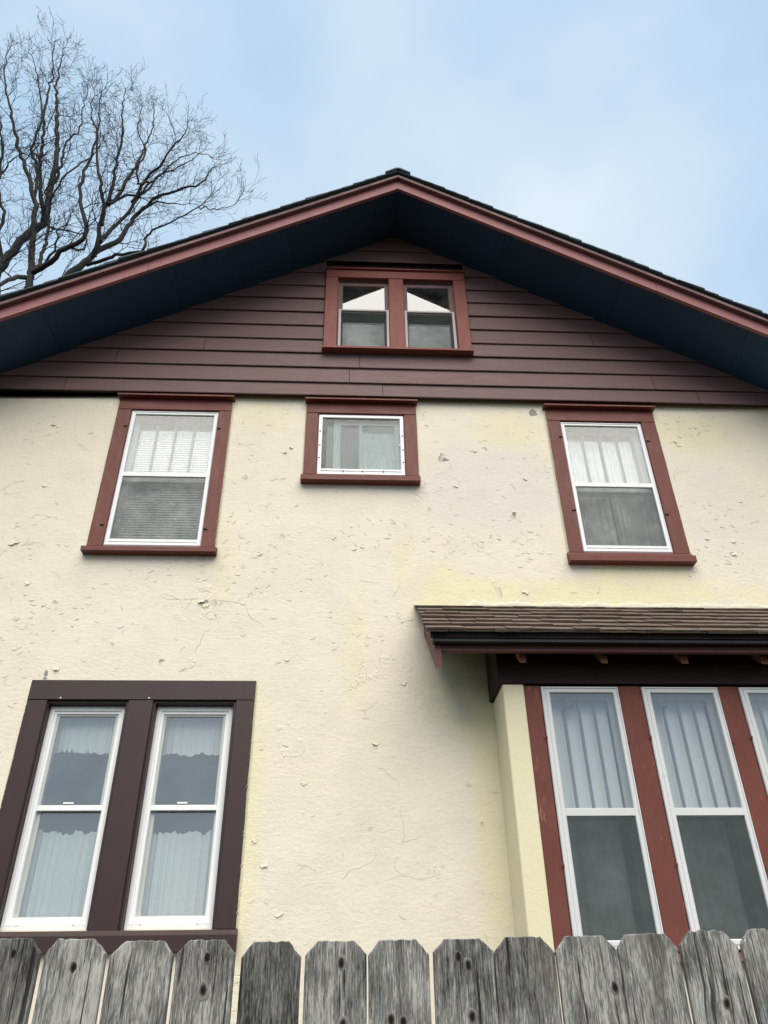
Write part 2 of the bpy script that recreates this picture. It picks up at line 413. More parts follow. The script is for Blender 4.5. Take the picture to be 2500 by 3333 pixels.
def box(name, x0, x1, y0, y1, z0, z1, mat, parent=None, c=.004):
    V, F = cbox_vf(x0, x1, y0, y1, z0, z1, c)
    return mesh(name, V, F, mat, parent)
def prism(name, poly, axis, a0, a1, mat, parent=None):
    """polygon in the two other axes, extruded along axis from a0 to a1"""
    n = len(poly); V = []
    for a in (a0, a1):
        for u, w in poly:
            V.append((a, u, w) if axis == 0 else (u, a, w) if axis == 1 else (u, w, a))
    F = [list(range(n)), list(range(n, 2*n))[::-1]] + [[i, (i+1) % n, n+(i+1) % n, n+i] for i in range(n)]
    return mesh(name, V, F, mat, parent)
def ring(name, x0, x1, z0, z1, prof, mat, parent, wts=(1, 1, 1, 1)):
    """mitred frame: prof is a closed list of (inset, y); wts scale the inset left, right, bottom, top"""
    V = []; n = len(prof)
    for (t, y) in prof:
        a, b, c, d = x0+t*wts[0], x1-t*wts[1], z0+t*wts[2], z1-t*wts[3]
        V += [(a, y, c), (b, y, c), (b, y, d), (a, y, d)]
    F = []
    for i in range(n):
        j = (i+1) % n
        for k in range(4):
            l = (k+1) % 4
            F.append([i*4+k, i*4+l, j*4+l, j*4+k])
    return mesh(name, V, F, mat, parent)
def pane(name, x0, x1, z0, z1, y, mat, parent, th=.004):
    return box(name, x0, x1, y, y+th, z0, z1, mat, parent, .0005)
rng = random.Random(11)

# ------------------------------------------------------------------ ground
S = 900
tag(mesh('ground', [(-S, -S, 0), (S, -S, 0), (S, S, 0), (-S, S, 0)], [[0, 1, 2, 3]], 'lawn', None, (0, 0, 0)), kind='structure')

# ------------------------------------------------------------------ house shell
AX = .462; SL, SR = .590, .608                      # ridge x, roof slopes left and right
def soff(x, apex=8.743): return apex - (SL*(AX-x) if x < AX else SR*(x-AX))
house = empty('house', (0, 4, 0))
tag(house, 'two storey cream stucco house with brown gable behind the picket fence', 'house')
WX0, WX1, DEP = -3.62, 4.52, 9.0
OPEN = [(-1.965, -1.182, 4.79, 6.23), (-.286, .497, 5.53, 6.23), (1.935, 2.703, 4.785, 6.20),
        (-2.115, -1.535, 2.07, 3.53), (-1.375, -.775, 2.07, 3.53), (1.19, 3.42, 1.95, 3.50)]
def holed(x0, x1, z0, z1, y, holes):
    xs = sorted({x0, x1, *[h[0] for h in holes], *[h[1] for h in holes]}); zs = sorted({z0, z1, *[h[2] for h in holes], *[h[3] for h in holes]})
    V = []; F = []
    for i in range(len(xs)-1):
        for j in range(len(zs)-1):
            cx, cz = (xs[i]+xs[i+1])/2, (zs[j]+zs[j+1])/2
            if any(h[0] < cx < h[1] and h[2] < cz < h[3] for h in holes): continue
            b = len(V); V += [(xs[i], y, zs[j]), (xs[i+1], y, zs[j]), (xs[i+1], y, zs[j+1]), (xs[i], y, zs[j+1])]; F.append([b, b+1, b+2, b+3])
    return V, F
V, F = holed(WX0, WX1, .55, 6.45, 0, OPEN)
V2, F2 = holed(WX0, WX1, .55, 6.45, .16, OPEN)
b = len(V); V += V2; F += [[b+i for i in f] for f in F2]
for h in OPEN:                                    # reveals
    for (xa, za, xb, zb) in ((h[0], h[2], h[1], h[2]), (h[1], h[2], h[1], h[3]), (h[1], h[3], h[0], h[3]), (h[0], h[3], h[0], h[2])):
        b = len(V); V += [(xa, 0, za), (xb, 0, zb), (xb, .16, zb), (xa, .16, za)]; F.append([b, b+1, b+2, b+3])
# flanks and rear
for (xa, ya, xb, yb) in ((WX0, 0, WX0, DEP), (WX0, DEP, WX1, DEP), (WX1, DEP, WX1, 0)):
    b = len(V); V += [(xa, ya, .55), (xb, yb, .55), (xb, yb, 6.45), (xa, ya, 6.45)]; F.append([b, b+1, b+2, b+3])
wall = mesh('wall', V, F, 'stucco', house, (0, 0, 0))
box('foundation', WX0+.03, WX1-.03, .03, DEP-.03, -.2, .56, 'concrete', house)
for z in (1.15, 3.95):
    box('floor_slab', WX0+.05, WX1-.05, .2, DEP-.1, z, z+.2, 'room', house)
box('floor_slab', WX0+.05, WX1-.05, .2, DEP-.1, 6.62, 6.72, 'room', house)
box('partition', WX0+.1, WX1-.1, 3.2, 3.3, .6, 6.6, 'room', house)
# attic end wall (behind the boards), with the window opening
A0, A1, AB, AT = -.139, 1.051, 7.008, 8.004
for poly in ([(WX0, 6.45), (A0, 6.45), (A0, soff(A0)), (WX0, soff(WX0))], [(A1, 6.45), (WX1, 6.45), (WX1, soff(WX1)), (A1, soff(A1))],
             [(A0, 6.45), (A1, 6.45), (A1, AB), (A0, AB)], [(A0, AT), (A1, AT), (A1, soff(A1)), (AX, soff(AX)), (A0, soff(A0))]):
    prism('sheathing', poly, 1, -.02, .08, 'shade_wood', house)
prism('rear_gable', [(WX0, 6.45), (WX1, 6.45), (WX1, soff(WX1)), (AX, soff(AX)), (WX0, soff(WX0))], 1, DEP-.1, DEP, 'siding', house)

# ------------------------------------------------------------------ gable siding, board by board
SZ = [6.407, 6.570, 6.762, 6.950, 7.132, 7.325, 7.519, 7.716, 7.907, 8.112, 8.302, 8.490, 8.677]
sid = box('siding_starter', WX0, WX1, -.052, -.021, 6.412, 6.45, 'shade_wood', house)
joints = {0: [.303, -2.6, 3.3], 1: [-.008, 2.9], 2: [.086, -2.2], 3: [-1.4], 4: [2.4], 5: [-1.9], 6: [], 7: []}
ca0, ca1, cb0, cb1 = -.268, 1.178, 6.945, 8.150        # attic casing block: boards stop against it
def xs_at(z):                                        # half-width of the gable at height z
    d = 8.743 - z
    return AX - d/SL, AX + d/SR
for i in range(len(SZ)):
    z0 = SZ[i]; z1 = SZ[i+1] + .012 if i+1 < len(SZ) else 8.743
    yb, yt = -.070, -.050                             # lower edge stands proud, upper edge tucks in
    l0, r0 = xs_at(z0); l1, r1 = xs_at(min(z1, 8.742))
    l0, l1 = max(l0, WX0), max(l1, WX0); r0, r1 = min(r0, WX1), min(r1, WX1)
    cuts = [None] + sorted(joints.get(i, [])) + [None]
    segs = []
    if z1 > cb0+.02 and z0 < cb1-.02 and not (z0 < cb0 < z1 and False):
        zc = max(z0, cb0) if z0 >= cb0 else z0
        left = [('L', None)]; segs = [(None, ca0), (ca1, None)]
        js = joints.get(i, [])
        ns = []
        for a, b2 in segs:
            pts = [a] + [j for j in js if (a is None or j > a+.05) and (b2 is None or j < b2-.05)] + [b2]
            ns += list(zip(pts[:-1], pts[1:]))
        segs = ns
    else:
        segs = list(zip(cuts[:-1], cuts[1:]))
    for a, b2 in segs:
        g = .0022
        x0b, x0t = (l0, l1) if a is None else (a+g, a+g)
        x1b, x1t = (r0, r1) if b2 is None else (b2-g, b2-g)
        if x1b - x0b < .03: continue
        x0t = min(x0t, x1t-.002) if x1t > x0t else (x0t+x1t)/2-.001
        x1t = max(x1t, x0t+.002)
        w = rng.uniform(-.0015, .0015)
        V = [(x0b, yb+w, z0), (x1b, yb+w, z0), (x1t, yt+w, z1), (x0t, yt+w, z1),
             (x0b, yb+.012, z0), (x1b, yb+.012, z0), (x1t, yt+.012, z1), (x0t, yt+.012, z1),
             (x0b, yb+w, z0+.006), (x1b, yb+w, z0+.006)]
        V[0] = (x0b, yb+w+.003, z0); V[1] = (x1b, yb+w+.003, z0)
        F = [[0, 1, 9, 8], [8, 9, 2, 3], [4, 7, 6, 5], [0, 4, 5, 1], [3, 2, 6, 7], [0, 8, 3, 7, 4], [1, 5, 6, 2, 9]]
        mesh('siding_board', V, F, 'siding', house)

# ------------------------------------------------------------------ main roof
roof = None
YO = -.66                                            # face of the barge boards
EL, ER = -4.15, 5.05                                 # eaves left and right
def zl(x, off): return soff(x, 8.743) + off
V = []; F = []
prof = [(EL, zl(EL, .141)), (AX, zl(AX, .141)), (ER, zl(ER, .141)), (ER, zl(ER, .166)), (AX, zl(AX, .166)), (EL, zl(EL, .166))]
roof = prism('roof', prof, 1, YO-.035, DEP+.5, 'roof_shingle', house)
# soffit panels along the rake
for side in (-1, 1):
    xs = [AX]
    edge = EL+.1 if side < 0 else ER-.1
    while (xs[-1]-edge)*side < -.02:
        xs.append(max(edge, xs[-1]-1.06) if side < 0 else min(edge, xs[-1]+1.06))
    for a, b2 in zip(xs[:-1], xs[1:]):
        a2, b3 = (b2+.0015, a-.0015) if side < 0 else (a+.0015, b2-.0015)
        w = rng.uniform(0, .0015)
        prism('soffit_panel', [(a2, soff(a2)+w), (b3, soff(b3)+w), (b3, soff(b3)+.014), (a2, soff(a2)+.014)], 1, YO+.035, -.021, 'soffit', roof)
# barge boards with a butt joint on each side
for (a, b2) in ((EL+.05, -1.866), (-1.863, AX), (AX, 2.86), (2.863, ER-.05)):
    w = rng.uniform(-.002, .002)
    prism('barge_board', [(a, zl(a, -.027)), (b2, zl(b2, -.027)), (b2, zl(b2, .130)), (a, zl(a, .130))], 1, YO+w, YO+.033, 'barge', roof)
# stepped crown moulding
for (a, b2) in ((EL+.03, AX), (AX, ER-.03)):
    prism('crown_moulding', [(a, zl(a, .104)), (b2, zl(b2, .104)), (b2, zl(b2, .1395)), (a, zl(a, .1395))], 1, YO-.046, YO-.0025, 'crown', roof)
# rake shingles, one by one
def rake_shingle(x0, x1, lift0, lift1, y0, y1, th):
    """x0 = lower (butt) end, x1 = upper end"""
    V = []
    for y in (y0, y1):
        V += [(x0, y, zl(x0, lift0)), (x1, y, zl(x1, lift1)), (x1, y, zl(x1, lift1+th*.6)), (x0, y, zl(x0, lift0+th))]
    return mesh('shingle', V, [[0, 1, 2, 3], [4, 7, 6, 5], [0, 4, 5, 1], [3, 2, 6, 7], [0, 3, 7, 4], [1, 5, 6, 2]], 'roof_shingle', roof)
for side in (-1, 1):
    s = SL if side < 0 else SR
    step = .137/math.sqrt(1+s*s)*1.0
    x = EL+.02 if side < 0 else ER-.02
    while (AX-x)*(-side) > .08 if side < 0 else (x-AX) > .08:
        x2 = x + step*1.9 if side < 0 else x - step*1.9
        x2 = min(x2, AX-.005) if side < 0 else max(x2, AX+.005)
        r = rng.random()
        th = .012 + (.010 if r > .72 else 0) + rng.uniform(0, .005)
        rake_shingle(x, x2, .178+rng.uniform(0, .003), .1665, YO-.062-rng.uniform(0, .014), YO+.30, th)
        x += step if side < 0 else -step
    if side < 0 and False: pass
# doubled starter strip under the shingles
for (a, b2) in ((EL+.01, AX), (AX, ER-.01)):
    prism('starter_strip', [(a, zl(a, .1675)), (b2, zl(b2, .1675)), (b2, zl(b2, .178)), (a, zl(a, .178))], 1, YO-.056, YO+.2, 'roof_shingle', roof)
# ridge cap pieces
yy = YO-.085
k = 0
while yy < DEP:
    a, b2 = AX-.125-rng.uniform(0, .02), AX+.125
    prism('ridge_cap', [(a, zl(a, .193)), (AX, zl(AX, .193)), (b2, zl(b2, .193)), (b2, zl(b2, .212)), (AX+.02, zl(AX, .207)), (AX-.02, zl(AX, .207)), (a, zl(a, .212))], 1, yy, yy+.28+.0*k, 'roof_shingle', roof)
    yy += .282; k += 1
    if k > 34: break

# ------------------------------------------------------------------ windows
def clip(x, z, y, parent, tilt=0):
    box('clip', x-.018, x+.018, y-.008, y, z-.004, z+.004, 'dark_metal', parent, .002)
def storm_window(xo0, xo1, zo0, zo1, cas, sill, rail, muntins, scr, mats, label, cap=True):
    """casing cas=(x0,x1,z0,z1), opening (xo..), sill (x0,x1,z0,z1); the window mesh is the jamb liner of the opening"""
    red, redh = mats
    x0, x1, z0, z1 = cas
    w = ring('window', xo0, xo1, zo0, zo1, [(0, .002), (.010, .002), (.010, .155), (0, .155)], 'jamb', house)
    tag(w, label)
    box('side_casing', x0, xo0+.002, -.025, -.001, zo0, zo1, red, w)
    box('side_casing', xo1-.002, x1, -.025, -.001, zo0, zo1, red, w)
    box('head_casing', x0, x1, -.0265, -.001, zo1+.001, z1-.03, redh, w)
    if cap:
        prism('drip_cap', [(-.080, z1-.030), (0, z1-.030), (0, z1+.004), (-.072, z1-.010), (-.080, z1-.014)], 0, x0-.014, x1+.014, redh, w)
    sx0, sx1, sz0, sz1 = sill
    prism('sill', [(-.078, sz0), (.0, sz0), (.0, zo0-.001), (-.026, zo0-.001), (-.030, sz1+.006), (-.072, sz1), (-.078, sz1-.006)], 0, sx0, sx1, redh, w)
    # storm frame
    f = .040
    ring('storm_frame', xo0+.002, xo1-.002, zo0+.012, zo1-.004, [(0, -.006), (.010, -.014), (.016, -.014), (.018, -.009), (f-.004, -.009), (f, -.004), (f, .014), (0, .014)], 'alu', w)
    gx0, gx1, gz0, gz1 = xo0+.042, xo1-.042, zo0+.075, zo1-.044
    box('bottom_rail', gx0-.004, gx1+.004, -.012, .012, zo0+.05, gz0+.004, 'alu', w, .003)
    if rail:
        box('meeting_rail', gx0-.004, gx1+.004, -.007, .012, rail[0], rail[1], 'alu', w, .003)
        pane('pane', gx0-.002, gx1+.002, rail[1]-.002, gz1+.002, .004, mats_up, w)
        pane('pane', gx0-.002, gx1+.002, gz0, rail[0]+.002, .007, mats_lo, w)
        if scr: pane('screen', gx0-.001, gx1+.001, gz0+.001, rail[0]-.001, -.001, scr, w, .0008)
    # wooden sash behind
    if muntins:
        ys = .085
        ring('sash', xo0+.011, xo1-.011, rail[0]+.01, zo1-.011, [(0, ys-.0), (.046, ys), (.050, ys+.006), (.050, ys+.03), (0, ys+.03)], muntins[1], w)
        ring('sash', xo0+.011, xo1-.011, zo0+.011, rail[1]-.005, [(0, ys+.034), (.046, ys+.034), (.050, ys+.04), (.050, ys+.06), (0, ys+.06)], muntins[1], w)
        a, b2 = xo0+.061, xo1-.061
        for q in range(1, muntins[0]+1):
            xm = a + (b2-a)*q/(muntins[0]+1)
            box('muntin', xm-.009, xm+.009, ys+.004, ys+.024, rail[0]+.055, zo1-.058, muntins[2], w, .003)
        pane('inner_pane', a-.01, b2+.01, rail[0]+.05, zo1-.055, ys+.025, 'glass_in', w, .003)
    return w
M['glass_in'] = glass('inner_glass', .03, dirt=.03)
mats_up, mats_lo = 'glass_up', 'glass_up'
wUL = storm_window(-1.965, -1.182, 4.79, 6.228, (-2.087, -1.068, 4.785, 6.385), (-2.106, -1.050, 4.722, 4.764), (5.497, 5.545), (3, 'sash_grey', 'sash_mid'), 'screen', ('red', 'red_h'),
                   'red cased upper window with white blind and three muntins at the left')
for x, z in ((-1.985, 6.03), (-1.165, 6.02), (-2.0, 4.99), (-1.165, 4.96)): clip(x, z, -.026, wUL)
mats_up, mats_lo = 'glass_up', 'glass_up'
wUR = storm_window(1.938, 2.703, 4.785, 6.196, (1.814, 2.834, 4.775, 6.365), (1.802, 2.846, 4.682, 4.742), (5.465, 5.510), (3, 'sash_grey', 'sash_blue'), 'screen', ('red', 'red_h'),
                   'red cased upper window with pleated curtains at the right')
for x, z in ((1.92, 6.0), (2.72, 5.97), (1.92, 5.2), (2.72, 5.17)): clip(x, z, -.026, wUR)
# small slider in the middle
wUC = ring('window', -.284, .496, 5.535, 6.228, [(0, .002), (.010, .002), (.010, .155), (0, .155)], 'jamb', house)
tag(wUC, 'small red cased window with a sliding sash behind rippled plastic')
box('side_casing', -.396, -.282, -.025, -.001, 5.535, 6.228, 'red', wUC); box('side_casing', .494, .609, -.025, -.001, 5.535, 6.228, 'red', wUC)
box('head_casing', -.396, .609, -.0265, -.001, 6.229, 6.352, 'red_h', wUC)
prism('drip_cap', [(-.080, 6.352), (0, 6.352), (0, 6.386), (-.072, 6.372), (-.080, 6.368)], 0, -.408, .622, 'red_h', wUC)
prism('sill', [(-.078, 5.447), (0, 5.447), (0, 5.534), (-.026, 5.534), (-.030, 5.505), (-.072, 5.499), (-.078, 5.493)], 0, -.412, .616, 'red_h', wUC)
ring('storm_frame', -.281, .493, 5.545, 6.224, [(0, -.004), (.006, -.012), (.034, -.012), (.038, -.006), (.038, .012), (0, .012)], 'vinyl', wUC)
box('bottom_rail', -.246, .458, -.016, .010, 5.582, 5.606, 'vinyl', wUC, .003)
pane('pane', -.245, .457, 5.60, 6.188, .002, 'glass_rain', wUC)
for x in (-.05, .12, .30): box('staple', x-.004, x+.004, -.020, -.0165, 5.570, 5.590, 'dark_metal', wUC, .001)
for z in (5.72, 5.86, 6.02):
    box('staple', -.270, -.256, -.0150, -.0125, z, z+.012, 'dark_metal', wUC, .001); box('staple', .470, .484, -.0150, -.0125, z-.04, z-.028, 'dark_metal', wUC, .001)
ring('slider_frame', -.141, .474, 5.55, 6.20, [(0, .035), (.055, .035), (.062, .042), (.062, .07), (0, .07)], 'lilac', wUC)
box('slider_stile', .088, .118, .031, .064, 5.60, 6.15, 'lilac', wUC)
pane('pane', -.205, .09, 5.60, 6.145, .058, 'glass_in', wUC); pane('pane', .117, .42, 5.60, 6.145, .05, 'glass_in', wUC)

# attic pair
aw = ring('window', A0, A1, AB, AT, [(-.004, -.060), (.010, -.060), (.010, .06), (-.004, .06)], 'attic_sash', house)
tag(aw, 'faded red paired window high in the gable')
AY = -.100
box('side_casing', -.265, -.139, AY, -.022, AB, AT, 'attic_red', aw); box('side_casing', 1.051, 1.175, AY, -.022, AB, AT, 'attic_red', aw)
box('mullion_casing', .381, .531, AY+.003, .05, AB+.001, AT-.001, 'attic_red', aw)
box('head_casing', -.265, 1.175, AY-.002, -.022, AT+.001, 8.118, 'attic_red', aw)
prism('drip_cap', [(-.125, 8.119), (-.03, 8.119), (-.03, 8.145), (-.118, 8.134), (-.125, 8.130)], 0, -.272, 1.182, 'attic_red', aw)
prism('sill', [(-.135, 6.958), (-.02, 6.958), (-.02, AB-.001), (AY+.002, AB-.001), (AY-.006, 6.992), (-.130, 6.986), (-.135, 6.98)], 0, -.276, 1.186, 'attic_red', aw)
for a, b2 in ((-.129, .381), (.531, 1.041)):
    # upper sash set back, lower half covered by a framed screen
    ring('upper_sash', a, b2, 7.53, AT-.012, [(0, -.045), (.036, -.045), (.042, -.038), (.042, -.012), (0, -.012)], 'attic_sash', aw, (1, 1, .6, 1.3))
    pane('pane', a+.04, b2-.04, 7.55, AT-.06, -.036, 'glass_attic', aw)
    ring('screen_frame', a+.004, b2-.004, AB+.012, 7.552, [(0, -.078), (.022, -.078), (.026, -.072), (.026, -.060), (0, -.060)], 'alu_dull', aw, (1, 1, .8, .8))
    pane('screen', a+.028, b2-.028, AB+.03, 7.535, -.068, 'screen_dark', aw, .0008)
    ring('lower_sash', a, b2, AB+.011, 7.55, [(0, -.008), (.04, -.008), (.046, 0), (.046, .022), (0, .022)], 'attic_sash', aw)
    pane('pane', a+.044, b2-.044, AB+.05, 7.51, .004, 'glass_in', aw)

# big pair, lower left
lw = mesh('window', *cbox_vf(-1.542+.001, -1.366-.001, -.0205, .14, 2.07, 3.524, .004), 'dark_brown', house)
tag(lw, 'dark brown cased pair of tall white windows')
box('side_casing', -2.248, -2.108, -.020, .0, 2.075, 3.524, 'dark_brown', lw); box('side_casing', -.782, -.649, -.020, 0, 2.075, 3.526, 'dark_brown', lw)
box('head_casing', -2.248, -.649, -.022, -.001, 3.525, 3.670, 'dark_brown', lw, .003)
prism('sill', [(-.050, 1.958), (-.002, 1.958), (-.002, 2.074), (-.024, 2.074), (-.044, 2.050), (-.050, 2.044)], 0, -2.258, -.640, 'dark_brown', lw)
for (x0, x1, jx0, jx1) in ((-2.104, -1.560, -2.108, -1.541), (-1.353, -.800, -1.367, -.782)):
    for xa, xb in ((jx0-.004, x0+.002), (x1-.002, jx1+.002)):
        box('jamb_liner', xa, xb, .001, .13, 2.078, 3.522, 'dark_brown', lw)
    box('head_liner', jx0, jx1, .002, .13, 3.505, 3.5235, 'dark_brown', lw)
    prof = [(0, .062), (.006, .056), (.032, .050), (.040, .053), (.043, .062), (.060, .062), (.064, .068), (.064, .10), (0, .10)]
    fr = ring('vinyl_frame', x0, x1, 2.082, 3.505, prof, 'vinyl', lw, (.92, .92, 1.15, .95))
    gx0, gx1 = x0+.060, x1-.060
    # upper sash outside, thin grey frame
    ring('upper_sash', gx0-.004, gx1+.004, 2.795, 3.452, [(0, .072), (.018, .072), (.021, .076), (.021, .10), (0, .10)], 'sash_light', lw, (1, 1, 1.6, 1)) if 'sash_light' in M else None
    M.setdefault('sash_light', plain('light_sash_vinyl', (.52, .54, .52), .4))
    box('meeting_rail', gx0-.006, gx1+.006, .066, .088, 2.790, 2.824, 'vinyl', lw, .003)
    box('sash_lock', (gx0+gx1)/2-.05, (gx0+gx1)/2+.02, .070, .080, 2.834, 2.846, 'vinyl', lw, .002)
    pane('pane', gx0, gx1, 2.81, 3.445, .082, 'glass_low', lw)
    ring('lower_sash', gx0-.004, gx1+.004, 2.148, 2.812, [(0, .094), (.018, .094), (.021, .098), (.021, .116), (0, .116)], 'sash_light', lw, (1.4, .8, .8, 1))
    pane('pane', gx0+.005, gx1-.005, 2.16, 2.80, .104, 'glass_low', lw)
    for xx in (x0+.10, x1-.10): box('tilt_latch', xx-.006, xx+.006, .045, .053, 2.112, 2.124, 'alu', lw, .002)
for x in (-2.02, -1.40): box('nail_head', x-.005, x+.005, -.0235, -.0215, 3.532, 3.542, 'alu', lw, .001)

# ------------------------------------------------------------------ bay under the awning
BY = -.38; BX0, BX1 = 1.075, 3.58; BT = 3.515
bay = box('bay', BX0+.02, BX1-.02, BY+.02, -.002, .5, 1.90, 'stucco', house)
tag(bay, 'shallow window bay with cream corner posts under the shingled awning')
box('corner_post', BX0, BX0+.146, BY, .0, 1.903, BT, 'pilaster', bay, .006); box('corner_post', BX1-.146, BX1, BY, .0, 1.903, BT, 'pilaster', bay, .006)
# cut an opening between posts: boards
wins = [(1.333, 1.878), (2.034, 2.580), (2.722, 3.268)]
edges = [1.222] + [v for w in wins for v in w] + [3.433]
for i in range(0, len(edges), 2):
    box('mullion_board', edges[i], edges[i+1], BY+.002, BY+.05, 1.905, 3.505, 'bay_red', bay, .004)
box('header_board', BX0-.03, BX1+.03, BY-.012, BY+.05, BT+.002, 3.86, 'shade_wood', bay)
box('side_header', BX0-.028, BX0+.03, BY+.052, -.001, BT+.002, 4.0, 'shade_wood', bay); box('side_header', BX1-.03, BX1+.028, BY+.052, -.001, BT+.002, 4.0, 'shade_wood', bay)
box('bay_ceiling', BX0+.04, BX1-.04, BY+.06, .15, BT-.006, BT+.02, 'room', bay)
prism('bay_sill', [(BY-.06, 1.85), (BY+.05, 1.85), (BY+.05, 1.904), (BY-.05, 1.89)], 0, BX0+.15, BX1-.15, 'bay_red', bay)
for n_, (a, b2) in enumerate(wins):
    z0, z1 = 1.906, 3.500
    bw = ring('window', a+.001, b2-.001, z0, z1, [(0, BY+.004), (.008, BY+.004), (.008, BY+.13), (0, BY+.13)], 'jamb', house)
    tag(bw, ['white framed bay window beside the cream corner post', 'white framed bay window between two red boards', 'white framed bay window cut off by the right picture edge'][n_])
    ring('storm_frame', a+.004, b2-.004, z0+.004, z1-.003, [(0, BY-.004), (.004, BY-.010), (.014, BY-.010), (.016, BY-.003), (.026, BY-.003), (.028, BY-.008), (.050, BY-.008), (.056, BY-.001), (.056, BY+.015), (0, BY+.015)], 'alu_old', bw, (1.05, .72, 1, .80))
    gx0, gx1 = a+.060, b2-.042
    box('meeting_rail', gx0-.006, gx1+.006, BY-.006, BY+.014, 2.650, 2.698, 'alu_old', bw, .003)
    pane('pane', gx0-.004, gx1+.004, 2.69, 3.456, BY+.006, 'glass_bay', bw)
    pane('pane', gx0-.004, gx1+.004, 1.95, 2.655, BY+.009, 'glass_bay', bw)
    pane('screen', gx0-.003, gx1+.003, 1.951, 2.651, BY+.001, 'screen_dark', bw, .0008)
    ys = BY+.075
    ring('sash', a+.012, b2-.012, 2.66, z1-.012, [(0, ys), (.044, ys), (.048, ys+.006), (.048, ys+.03), (0, ys+.03)], 'sash_grey', bw)
    ring('sash', a+.012, b2-.012, z0+.012, 2.70, [(0, ys+.034), (.044, ys+.034), (.048, ys+.04), (.048, ys+.058), (0, ys+.058)], 'sash_dark' if 'sash_dark' in M else 'sash_blue', bw)
    aa, bb = a+.060, b2-.060
    for q in range(1, 4):
        xm = aa+(bb-aa)*q/4
        box('muntin', xm-.0085, xm+.0085, ys+.003, ys+.024, 2.705, z1-.058, 'sash_blue', bw, .003)
    if n_ < 2: box('hook', aa+.11-.05*n_, aa+.165-.05*n_, BY+.03, BY+.05, 3.36, 3.45, 'dark_metal', bw, .004)
    for zz in (3.14, 2.36):
        box('clip', a-.012, a+.005, BY-.016, BY-.0105, zz, zz+.016, 'bay_red', bw, .003); box('clip', b2-.005, b2+.010, BY-.016, BY-.0105, zz-.03, zz-.012, 'bay_red', bw, .003)

# ------------------------------------------------------------------ awning
AWX0, AWX1 = .535, 4.12
AWT, AWE, EVY = 4.298, 3.762, -.700                 # height at wall, at eave, eave depth
asl = (AWT-AWE)/(-EVY)
def az(y, off=0): return AWT + asl*y + off          # y negative outwards
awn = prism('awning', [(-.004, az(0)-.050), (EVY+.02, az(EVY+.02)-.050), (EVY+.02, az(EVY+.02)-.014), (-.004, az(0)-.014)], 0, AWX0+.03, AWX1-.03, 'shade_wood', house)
tag(awn, 'brown shingled awning roof over the bay windows')
for x0 in (.592, AWX1-.10):
    prism('rake_board', [(-.003, az(0)-.052), (-.62, az(-.62)-.052), (-.62, 3.530), (-.003, 4.045)], 0, x0, x0+.042, 'awning_wood', awn)
box('fascia', .636, AWX1-.102, -.612, -.575, 3.656, 3.752, 'awning_wood', awn)
box('drip_board', .575, AWX1-.06, -.668, -.614, 3.700, 3.740, 'black_drip', awn, .003)
box('drip_board', .560, AWX1-.05, -.688, -.630, 3.7415, 3.760, 'black_drip', awn, .003)
x = 1.184
while x < 3.9:
    prism('rafter_end', [(-.505, 3.620), (-.505, 3.676), (-.38, 3.775), (-.38, 3.719)], 0, x, x+.046, 'bracket', awn); x += .565
# soffit boards under the awning
yb = -.02
while yb > -.58:
    y2 = max(yb-.135, -.58)
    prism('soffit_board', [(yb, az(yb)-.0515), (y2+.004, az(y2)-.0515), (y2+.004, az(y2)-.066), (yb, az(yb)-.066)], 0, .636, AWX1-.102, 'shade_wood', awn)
    yb = y2
# shingles
NR = 7; L = math.hypot(EVY, AWT-AWE); n_y, n_z = (AWT-AWE)/L, -EVY/L
dirv = Vector((0, EVY/L, -(AWT-AWE)/L)); nrm = Vector((0, -n_y, n_z))
for r in range(NR+1):
    s1 = (r+1)*L/NR + .012 if r < NR else L + .016
    s0 = max(.0, s1 - L/NR - .07)
    lift = .015 if r < NR else .001
    if r == NR: s0 = L-.2
    x = AWX0 - .012 - rng.uniform(0, .2)
    while x < AWX1:
        w = rng.choice((.17, .21, .24, .28, .33))*rng.uniform(.92, 1.08)
        xa, xb = max(x, AWX0-.010+rng.uniform(-.006, .006)), min(x+w, AWX1)
        x += w
        if xb-xa < .04: continue
        g = .0032; th = .0085 + (.006 if rng.random() > .55 else 0)
        sj = rng.uniform(-.004, .004); V = []
        nseg = 3
        for q in range(nseg+1):
            xx = xa+g+(xb-xa-2*g)*q/nseg
            sag = rng.uniform(-.0018, .0018)
            for (s, o) in ((s0, .001), (s1+sj, lift+sag), (s1+sj, lift+th+sag), (s0, .0035)):
                p = Vector((xx, 0, AWT)) + dirv*s + nrm*o; V.append(p)
        F = [[0, 1, 2, 3], [nseg*4+3, nseg*4+2, nseg*4+1, nseg*4]]
        for q in range(nseg):
            for e in range(4): F.append([q*4+e, q*4+(e+1) % 4, q*4+4+(e+1) % 4, q*4+4+e])
        mesh('shingle', V, F, 'shingle', awn)
# flashing band, ragged and caulked, between shingles and wall
V = []; F = []; n = 170
for i in range(n+1):
    x = .93 + (AWX1-.95)*i/n
    hgt = .034 + .010*math.sin(i*.37) + .006*math.sin(i*1.7+1) + rng.uniform(-.006, .008) if i > 2 else .008*(i+1)
    V += [(x, -.008+rng.uniform(-.002, .002), AWT-.005), (x, -.009+rng.uniform(-.003, .002), AWT+.010), (x, -.006+rng.uniform(-.003, .002), AWT+hgt*.75), (x, -.001, AWT+hgt)]
    if i:
        for e in range(3): F.append([(i-1)*4+e, (i-1)*4+e+1, i*4+e+1, i*4+e])
mesh('flashing', V, F, 'flashing', awn, None, True)

